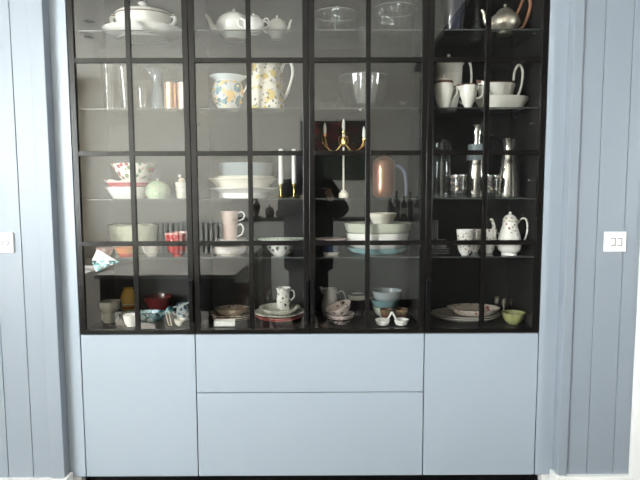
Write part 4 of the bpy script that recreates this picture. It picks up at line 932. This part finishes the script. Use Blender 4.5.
bowl('grey_bowl', 'grey bowl topping the stack of bowls, door three', (x, y, z3, r, h), 'grey_blue', foot=.6, curve=.5, group='nested grey bowls')
x, y, z, r, h = spec(0, .075, 375, 409, 313)
t = thing('double_dish', 'white twin dip dish joined by an arched handle', 'dish', (x, y, z))
for s in (-1, 1): obj('dip_cup', G().lathe(dish_profile(r*.44, .026, .55, .003, .5), 26, cx=s*r*.55), 'china_white', t)
obj('handle', G().tube([(-r*.30, 0, .022), (-r*.14, 0, .040), (0, 0, .058), (r*.14, 0, .040), (r*.30, 0, .022)], .0045, 10), 'china_white', t)
glaze('gold_lustre', (.46, .30, .12), rough=.15, metal=.7)
for i, (xl, xr) in enumerate(((380, 394), (395, 409))):
    x, y, z, r, h = spec(0, .145, xl, xr, 308.0)
    g = G().lathe(shell([(0, 0), (r*.5, 0), (r*.55, h*.15), (r*.9, h*.6), (r, h)], .002), 24)
    t = thing('gold_cup', ['small gold rimmed brown cup behind the twin dish, nearer the grey bowls', 'small gold rimmed brown cup behind the twin dish, nearer the last door'][i], 'cup', (x, y, z), 0, 'gold rimmed cups')
    mat('brown_cup', (.09, .04, .025), .2, noise=.1); obj('cup_body', g, 'brown_cup', t); obj('gold_rim', G().lathe([(r*.90, h*.72), (r*1.01, h*.92), (r*1.02, h*1.02), (r*.94, h*1.02)], 24), 'gold_lustre', t)

# ---------- door 4, top shelf
x, y, z, r, h = spec(1, .10, 441, 466, -12)
mat('navy_vase', (.016, .018, .035), .1, noise=.1)
t = thing('navy_vase', 'dark navy cylinder vase on the top shelf behind the last door', 'vase', (x, y, z))
obj('vase_body', G().lathe(shell([(0, 0), (r*.72, 0), (r*.78, h*.04), (r*.95, h*.4), (r, h)], .003), 30), 'navy_vase', t); obj('vase_foot', G().lathe([(0, 0), (r*.76, 0), (r*.76, .005), (r*.72, .007)], 30), 'navy_vase', t)
x, y, z, r, h = spec(1, .24, 470, 485, -8)
t = pot('glass_decanter', 'clear glass decanter with loop handle beside the navy vase', (x, y, z), shell([(0, 0), (r*.9, 0), (r, h*.12), (r*.85, h*.4), (r*.35, h*.65), (r*.32, h*.9), (r*.5, h)], .002), handle=([(-r*.35, 0, h*.82), (-r*1.0, 0, h*.85), (-r*1.2, 0, h*.6), (-r*.9, 0, h*.42)], .0035), m='clear_glass', cat='decanter')
x, y, z, r, h = spec(1, .13, 490, 520, 14)
mat('cane', (.34, .16, .09), .5, noise=.15, nscale=60, bump=.4, bscale=200)
hh = h
body = [(0, .0), (r*.50, .0), (r*.52, .004), (r*.40, .010), (r*.45, .016), (r*.85, hh*.30), (r*1.0, hh*.55), (r*.88, hh*.85), (r*.60, hh*1.0), (0, hh*1.0)]
pot('silver_teapot', 'polished silver teapot with brown cane handle on the top shelf', (x, y, z), body, [(r*.60, hh), (r*.55, hh*1.08), (r*.35, hh*1.22), (r*.1, hh*1.3), (0, hh*1.3)], (hh*1.32, .007),
    ([(-r*.7, 0, hh*.45), (-r*1.25, 0, hh*.6), (-r*1.4, 0, hh*1.0), (-r*1.55, 0, hh*1.2)], [.014, .011, .008, .006]),
    ([(r*.72, 0, hh*.92), (r*.92, 0, hh*1.20), (r*1.22, 0, hh*1.72), (r*1.52, 0, hh*1.78), (r*1.68, 0, hh*1.42), (r*1.5, 0, hh*.85), (r*1.2, 0, hh*.40), (r*.95, 0, hh*.30)], [.006, .006, .007, .0075, .0075, .007, .006, .005]), 'silver_engraved', hm='cane')
# ---------- door 4, second shelf: white tea service with dark line
glaze('service_white', (.74, .71, .64)); 
x, y, z, r, h = spec(2, .19, 435, 462, 61)
hk = Zat(449, 52, y)-z
body = [(0, 0), (r*.6, 0), (r*.62, .006), (r*.82, h*.25), (r*1.0, h*.6), (r*1.02, h*.9), (r*.95, h), (0, h)]
pot('coffee_pot', 'tallest white pot with loop handle behind the lidded sugar bowl', (x, y, z), body, [(r*.93, h), (r*.80, h+.006), (r*.3, h+.014), (0, h+.015)], (h+.014, .008), None,
    ([(r*.98, 0, h*.92), (r*1.25, 0, h*1.0), (r*1.62, 0, h*.93), (r*1.72, 0, h*.62), (r*1.5, 0, h*.30), (r*1.1, 0, h*.18), (r*.85, 0, h*.22)], [.0055]*7), 'service_white', 'pot')
x, y, z, r, h = spec(2, .085, 432.5, 452.5, 82.5)
r *= .95
glaze('service_line', (.74, .71, .64), bands=((h*.94, h*1.04, (.13, .07, .05)),))
body = [(0, 0), (r*.55, 0), (r*.5, .005), (r*.55, .010), (r*.8, h*.3), (r*1.0, h*.7), (r*.98, h*1.0), (0, h)]
pot('sugar_bowl', 'lidded white sugar bowl with dark line in front of the tallest pot', (x+.004, y, z), body, [(r*1.02, h), (r*.9, h+.008), (r*.35, h+.018), (0, h+.019)], (h+.018, .007), None,
    ([(r*.95, 0, h*.75), (r*1.35, 0, h*.85), (r*1.45, 0, h*.62), (r*1.2, 0, h*.42), (r*.88, 0, h*.35)], [.004]*5), 'service_line', 'pot')
x, y, z, r, h = spec(2, .07, 459, 478, 85)
glaze('service_line_b', (.76, .73, .66), bands=((h*.95, h*1.05, (.13, .07, .05)),))
pot('creamer', 'white cream jug with dark rim beside the lidded sugar bowl', (x, y, z), shell([(0, 0), (r*.42, 0), (r*.40, .006), (r*.6, h*.25), (r*.85, h*.55), (r*.90, h*.8), (r*.98, h)], .0028),
    handle=([(r*.85, 0, h*.85), (r*1.25, 0, h*.98), (r*1.5, 0, h*.78), (r*1.35, 0, h*.5), (r*.8, 0, h*.42)], [.004]*5), m='service_line_b', cat='jug', spout=([(-r*.8, 0, h*.82), (-r*1.05, 0, h*.96), (-r*1.15, 0, h*1.02)], [.010, .007, .003]))
x, y, z, r, h = spec(2, .15, 474, 529, 97.5)
one('oval_dish', G().lathe([(0, .002), (r*.66, .002), (r*.68, 0), (r*.72, 0), (r*.98, h*.85), (r*.98, h), (r*.7, .006), (0, .006)], 44, 1, .55), 'service_white', 'oval white stand under the gravy boat, second shelf', 'dish', (x, y, z))
x, y, z2, r, h = spec(2, .15, 476, 516, 83, z+.0066)
glaze('service_line_c', (.76, .73, .66), bands=((h*.96, h*1.4, (.13, .07, .05)),))
gb = G(); prof = [(0, 0), (r*.45, 0), (r*.42, .006), (r*.5, .012), (r*.82, h*.45), (r*.97, h*.8), (r*1.0, h), (r*.94, h), (r*.78, h*.5), (0, h*.3)]
gb.lathe(prof, 44, 1, .5)
gb.v = [(a, b, c+max(0, (abs(a)/r-.62))*.035*(c/h)) for a, b, c in gb.v]
t = thing('gravy_boat', 'white gravy boat with dark rim and high loop handle', 'gravy boat', (x, y, z2)); obj('boat_body', gb, 'service_line_c', t, angle=.8)
obj('handle', G().tube([(r*.88, 0, h*1.0), (r*.92, 0, h*1.42), (r*1.12, 0, h*1.68), (r*1.32, 0, h*1.42), (r*1.26, 0, h*.85), (r*1.05, 0, h*.45), (r*.82, 0, h*.36)], [.0055]*7, 10), 'service_line_c' and 'service_white', t)
# ---------- door 4, third shelf
x, y, z, r, h = spec(3, .13, 432.5, 452, 139.5)
t = thing('glass_cloche', 'domed clear glass jar at the start of the third shelf, last door', 'jar', (x, y, z))
obj('jar_body', G().lathe(shell([(0, 0), (r*.95, 0), (r*.98, h*.3), (r*.9, h*.65), (r*.88, h*.8)], .003), 26), 'clear_glass', t)
l = obj('jar_lid', G().lathe([(r*.9, h*.8), (r*.98, h*.86), (r*.9, h*.95), (r*.5, h), (0, h)], 26), 'clear_glass', t)
obj('coffee_plunger', G().lathe([(.004, h*.05), (.004, h*.75)], 10), 'steel', t)
x, y, z, r, h = spec(3, .17, 466, 487, 160)
mat('collar_grey', (.17, .20, .21), .5, noise=.05)
ct = Zat(476, 144.5, y)-z; nt_ = Zat(476, 125, y)-z
t = thing('steel_flask', 'steel vacuum flask with grey blue collar and narrow capped neck', 'flask', (x, y, z))
obj('flask_body', G().lathe([(0, 0), (r*.96, 0), (r, .006), (r, h*.8), (r*.86, h), (0, h)], 30), 'steel', t)
obj('collar', G().lathe([(r*.9, h-.002), (r*.92, h), (r*.92, (h+ct)*.5-.003), (r*.86, (h+ct)*.5), (r*.80, (h+ct)*.5), (r*.80, ct-.002), (r*.74, ct), (0, ct)], 30), 'collar_grey', t)
nk = obj('neck', G().lathe([(r*.40, ct), (r*.40, ct+(nt_-ct)*.5), (r*.36, ct+(nt_-ct)*.52), (0, ct+(nt_-ct)*.52)], 22), 'steel', t)
obj('cap', G().lathe([(r*.50, ct+(nt_-ct)*.5), (r*.52, ct+(nt_-ct)*.55), (r*.52, nt_-.003), (r*.48, nt_), (0, nt_)], 22), 'silver', t)
x, y, z, r, h = spec(3, .14, 497, 521, 139)
pot('steel_carafe', 'waisted polished steel carafe with black handle on the third shelf', (x, y, z), shell([(0, 0), (r*.95, 0), (r, h*.04), (r*.82, h*.45), (r*.52, h*.80), (r*.50, h*.86), (r*.72, h)], .002), handle=([(-r*.55, 0, h*.92), (-r*1.05, 0, h*1.0), (-r*1.35, 0, h*.88), (-r*1.2, 0, h*.70)], [.0055]*4), m='steel', cat='carafe', hm='black_metal')
glaze('lettered_glass', (.07, .065, .06), spots=(((.03, .03, .03), (.42, .30, .22), 60, .40, .02, .2), ((.75, .72, .66), (.5, .5, .48), 90, .2, .02, .2)), rough=.1)
for i, (xl, xr, Y, lab) in enumerate(((450, 467, .08, 'small dark patterned glass between the domed jar and the steel flask'), (485, 500, .08, 'small dark patterned glass between the steel flask and the carafe'))):
    x, y, z, r, h = spec(3, Y, xl, xr, 174.5)
    t = thing('patterned_glass', lab, 'glass', (x, y, z), 0, 'dark patterned glasses')
    obj('glass_body', G().lathe(shell([(0, 0), (r*.85, 0), (r*.9, h*.1), (r, h)], .002), 24), 'clear_glass', t)
    obj('printed_band', G().lathe([(r*.92, h*.22), (r*1.005, h*.92)], 24), 'lettered_glass', t)
# ---------- door 4, fourth shelf
x, y, z, r, h = spec(4, .12, 430, 450, 240)
 
for i in range(3): one('glass_saucer', G().lathe([(0, 0), (r*.5, 0), (r, .008), (r, .010), (r*.5, .003), (0, .003)], 30), 'milky_glass', ['frosted saucer at the bottom of the pile, last door', 'frosted saucer in the middle of the pile, last door', 'frosted saucer on top of the pile, last door'][i], 'saucer', (x+.002, y, z+i*.011), 'frosted saucers')
zz = z+2*.011+.0035
x, y, _, r, h = spec(4, .12, 434, 449, 230)
bowl('glass_cup', 'small frosted glass cup on the pile of saucers', (x+.004, y, zz, r*.8, .040), 'milky_glass', cat='cup', foot=.5, curve=.5)
x, y, z, r, h = spec(4, .07, 431.5, 438, 220)
one('glass_tumbler', G().lathe(shell([(0, 0), (r*.8, 0), (r, h)], .002), 18), 'clear_glass', 'slim clear tumbler in front of the frosted saucers', 'glass', (x+.003, y, z))
glaze('sprig', (.78, .75, .70), spots=(((.20, .10, .09), (.30, .30, .18), 72, .27, .012, .2),))
def sprig_cup(lab, xl, xr, Y, yt, z0=None, hd=0):
    x, y, z, r, h = spec(4, Y, xl, xr, yt, z0)
    pot('tea_cup', lab, (x, y, z), shell([(0, 0), (r*.45, 0), (r*.45, .004), (r*.68, h*.18), (r*.88, h*.48), (r*.95, h*.8), (r*1.0, h)], .002), handle=([(hd*r*.85, 0, h*.85), (hd*r*1.3, 0, h*.8), (hd*r*1.25, 0, h*.5), (hd*r*.8, 0, h*.45)], .0028), m='sprig', cat='cup', group='sprigged tea cups')
    return z, h
z, h = sprig_cup('sprigged white tea cup under another, first beside the floral coffee pot', 457, 473.5, .08, 239, hd=1)
sprig_cup('sprigged white tea cup stacked on the first one', 456.5, 474, .08, 229, z+h*.62, hd=1)
z, h = sprig_cup('sprigged white tea cup at the back between cup stack and coffee pot', 469, 482, .20, 229, hd=-1)
sprig_cup('sprigged white tea cup right against the floral coffee pot', 483, 497, .16, 229, hd=1)
x, y, z, r, h = spec(4, .075, 498, 522, 220)
hk = Zat(510, 212, y)-z
glaze('sprig_pot', (.80, .77, .72), spots=(((.26, .12, .11), (.32, .30, .18), 62, .26, h*.45, h*1.2),), bands=((h*.97, h*1.0, (.55, .45, .30)),))
body = [(0, 0), (r*.62, 0), (r*.64, .004), (r*.6, .010), (r*.9, h*.16), (r*1.0, h*.32), (r*.9, h*.55), (r*.62, h*.85), (r*.58, h*1.0), (0, h)]
pot('coffee_pot', 'tall white coffee pot with floral sprigs, swan spout and pointed lid', (x, y, z), body, [(r*.62, h), (r*.58, h+.006), (r*.42, h+.020), (r*.12, h+.028), (0, h+.029)], (h+.026, .0065),
    ([(-r*.85, 0, h*.30), (-r*1.25, 0, h*.45), (-r*1.35, 0, h*.85), (-r*1.5, 0, h*1.02), (-r*1.66, 0, h*1.02)], [.013, .010, .007, .006, .005]),
    ([(r*.58, 0, h*.90), (r*.95, 0, h*1.05), (r*1.35, 0, h*1.02), (r*1.48, 0, h*.75), (r*1.30, 0, h*.48), (r*1.0, 0, h*.36), (r*.9, 0, h*.34)], [.0045]*7), 'sprig_pot')
# ---------- door 4, cabinet floor
glaze('old_floral', (.46, .40, .35), spots=(((.22, .06, .05), (.30, .24, .18), 38, .34, .006, .1),)); glaze('old_white', (.50, .46, .41))
zc = SZ[0]
for i, (xl, xr, hh, m_) in enumerate(((431, 500, .024, 'old_white'), (432, 499, .020, 'old_white'), (447, 500, .030, 'old_floral'))):
    x, _, _, r, _ = spec(0, .18, xl, xr, 312)
    x = max(x, .515+r)
    one('oval_platter', G().lathe([(0, .002), (r*.62, .002), (r*.64, 0), (r*.70, 0), (r*.985, hh-.004), (r, hh), (r*.96, hh), (r*.68, .006), (0, .006)], 48, 1, .72, .012 if i == 2 else 0, 12), m_, ['plain oval platter at the bottom of the stack, last door floor', 'plain oval platter in the middle of the stack, last door floor', 'oval platter with red floral rim topping the stack, last door floor'][i], 'platter', (x, .185, zc), 'stack of oval platters'); zc += .013
x, y, z, r, h = spec(0, .09, 502, 525, 310)
glaze('olive', (.30, .30, .13)); bowl('olive_bowl', 'small olive green footed bowl in front of the silver cups', (x, y, z, r, h), 'olive', foot=.45, curve=.55)
for i, (xl, xr, Y, yt, lab) in enumerate(((493.5, 501.5, .25, 296.5, 'small silver cup behind the olive bowl, nearer the platters'), (501.5, 507.5, .20, 298.5, 'slim silver cup standing behind the olive bowl'), (507, 514, .25, 299, 'silver tumbler behind the olive bowl, nearest the side panel'))):
    x, y, z, r, h = spec(0, Y, xl, xr, yt)
    t = thing('silver_cup', lab, 'cup', (x, y, z), 0, 'small silver cups'); obj('cup_body', G().lathe(shell([(0, 0), (r*.6, 0), (r*.4, .012), (r*.5, h*.35), (r, h*.7), (r*.95, h)], .002), 22), 'silver', t); obj('rim_bead', G().lathe([(r*.95, h-.002), (r*1.02, h), (r*.93, h+.001)], 22), 'silver', t)
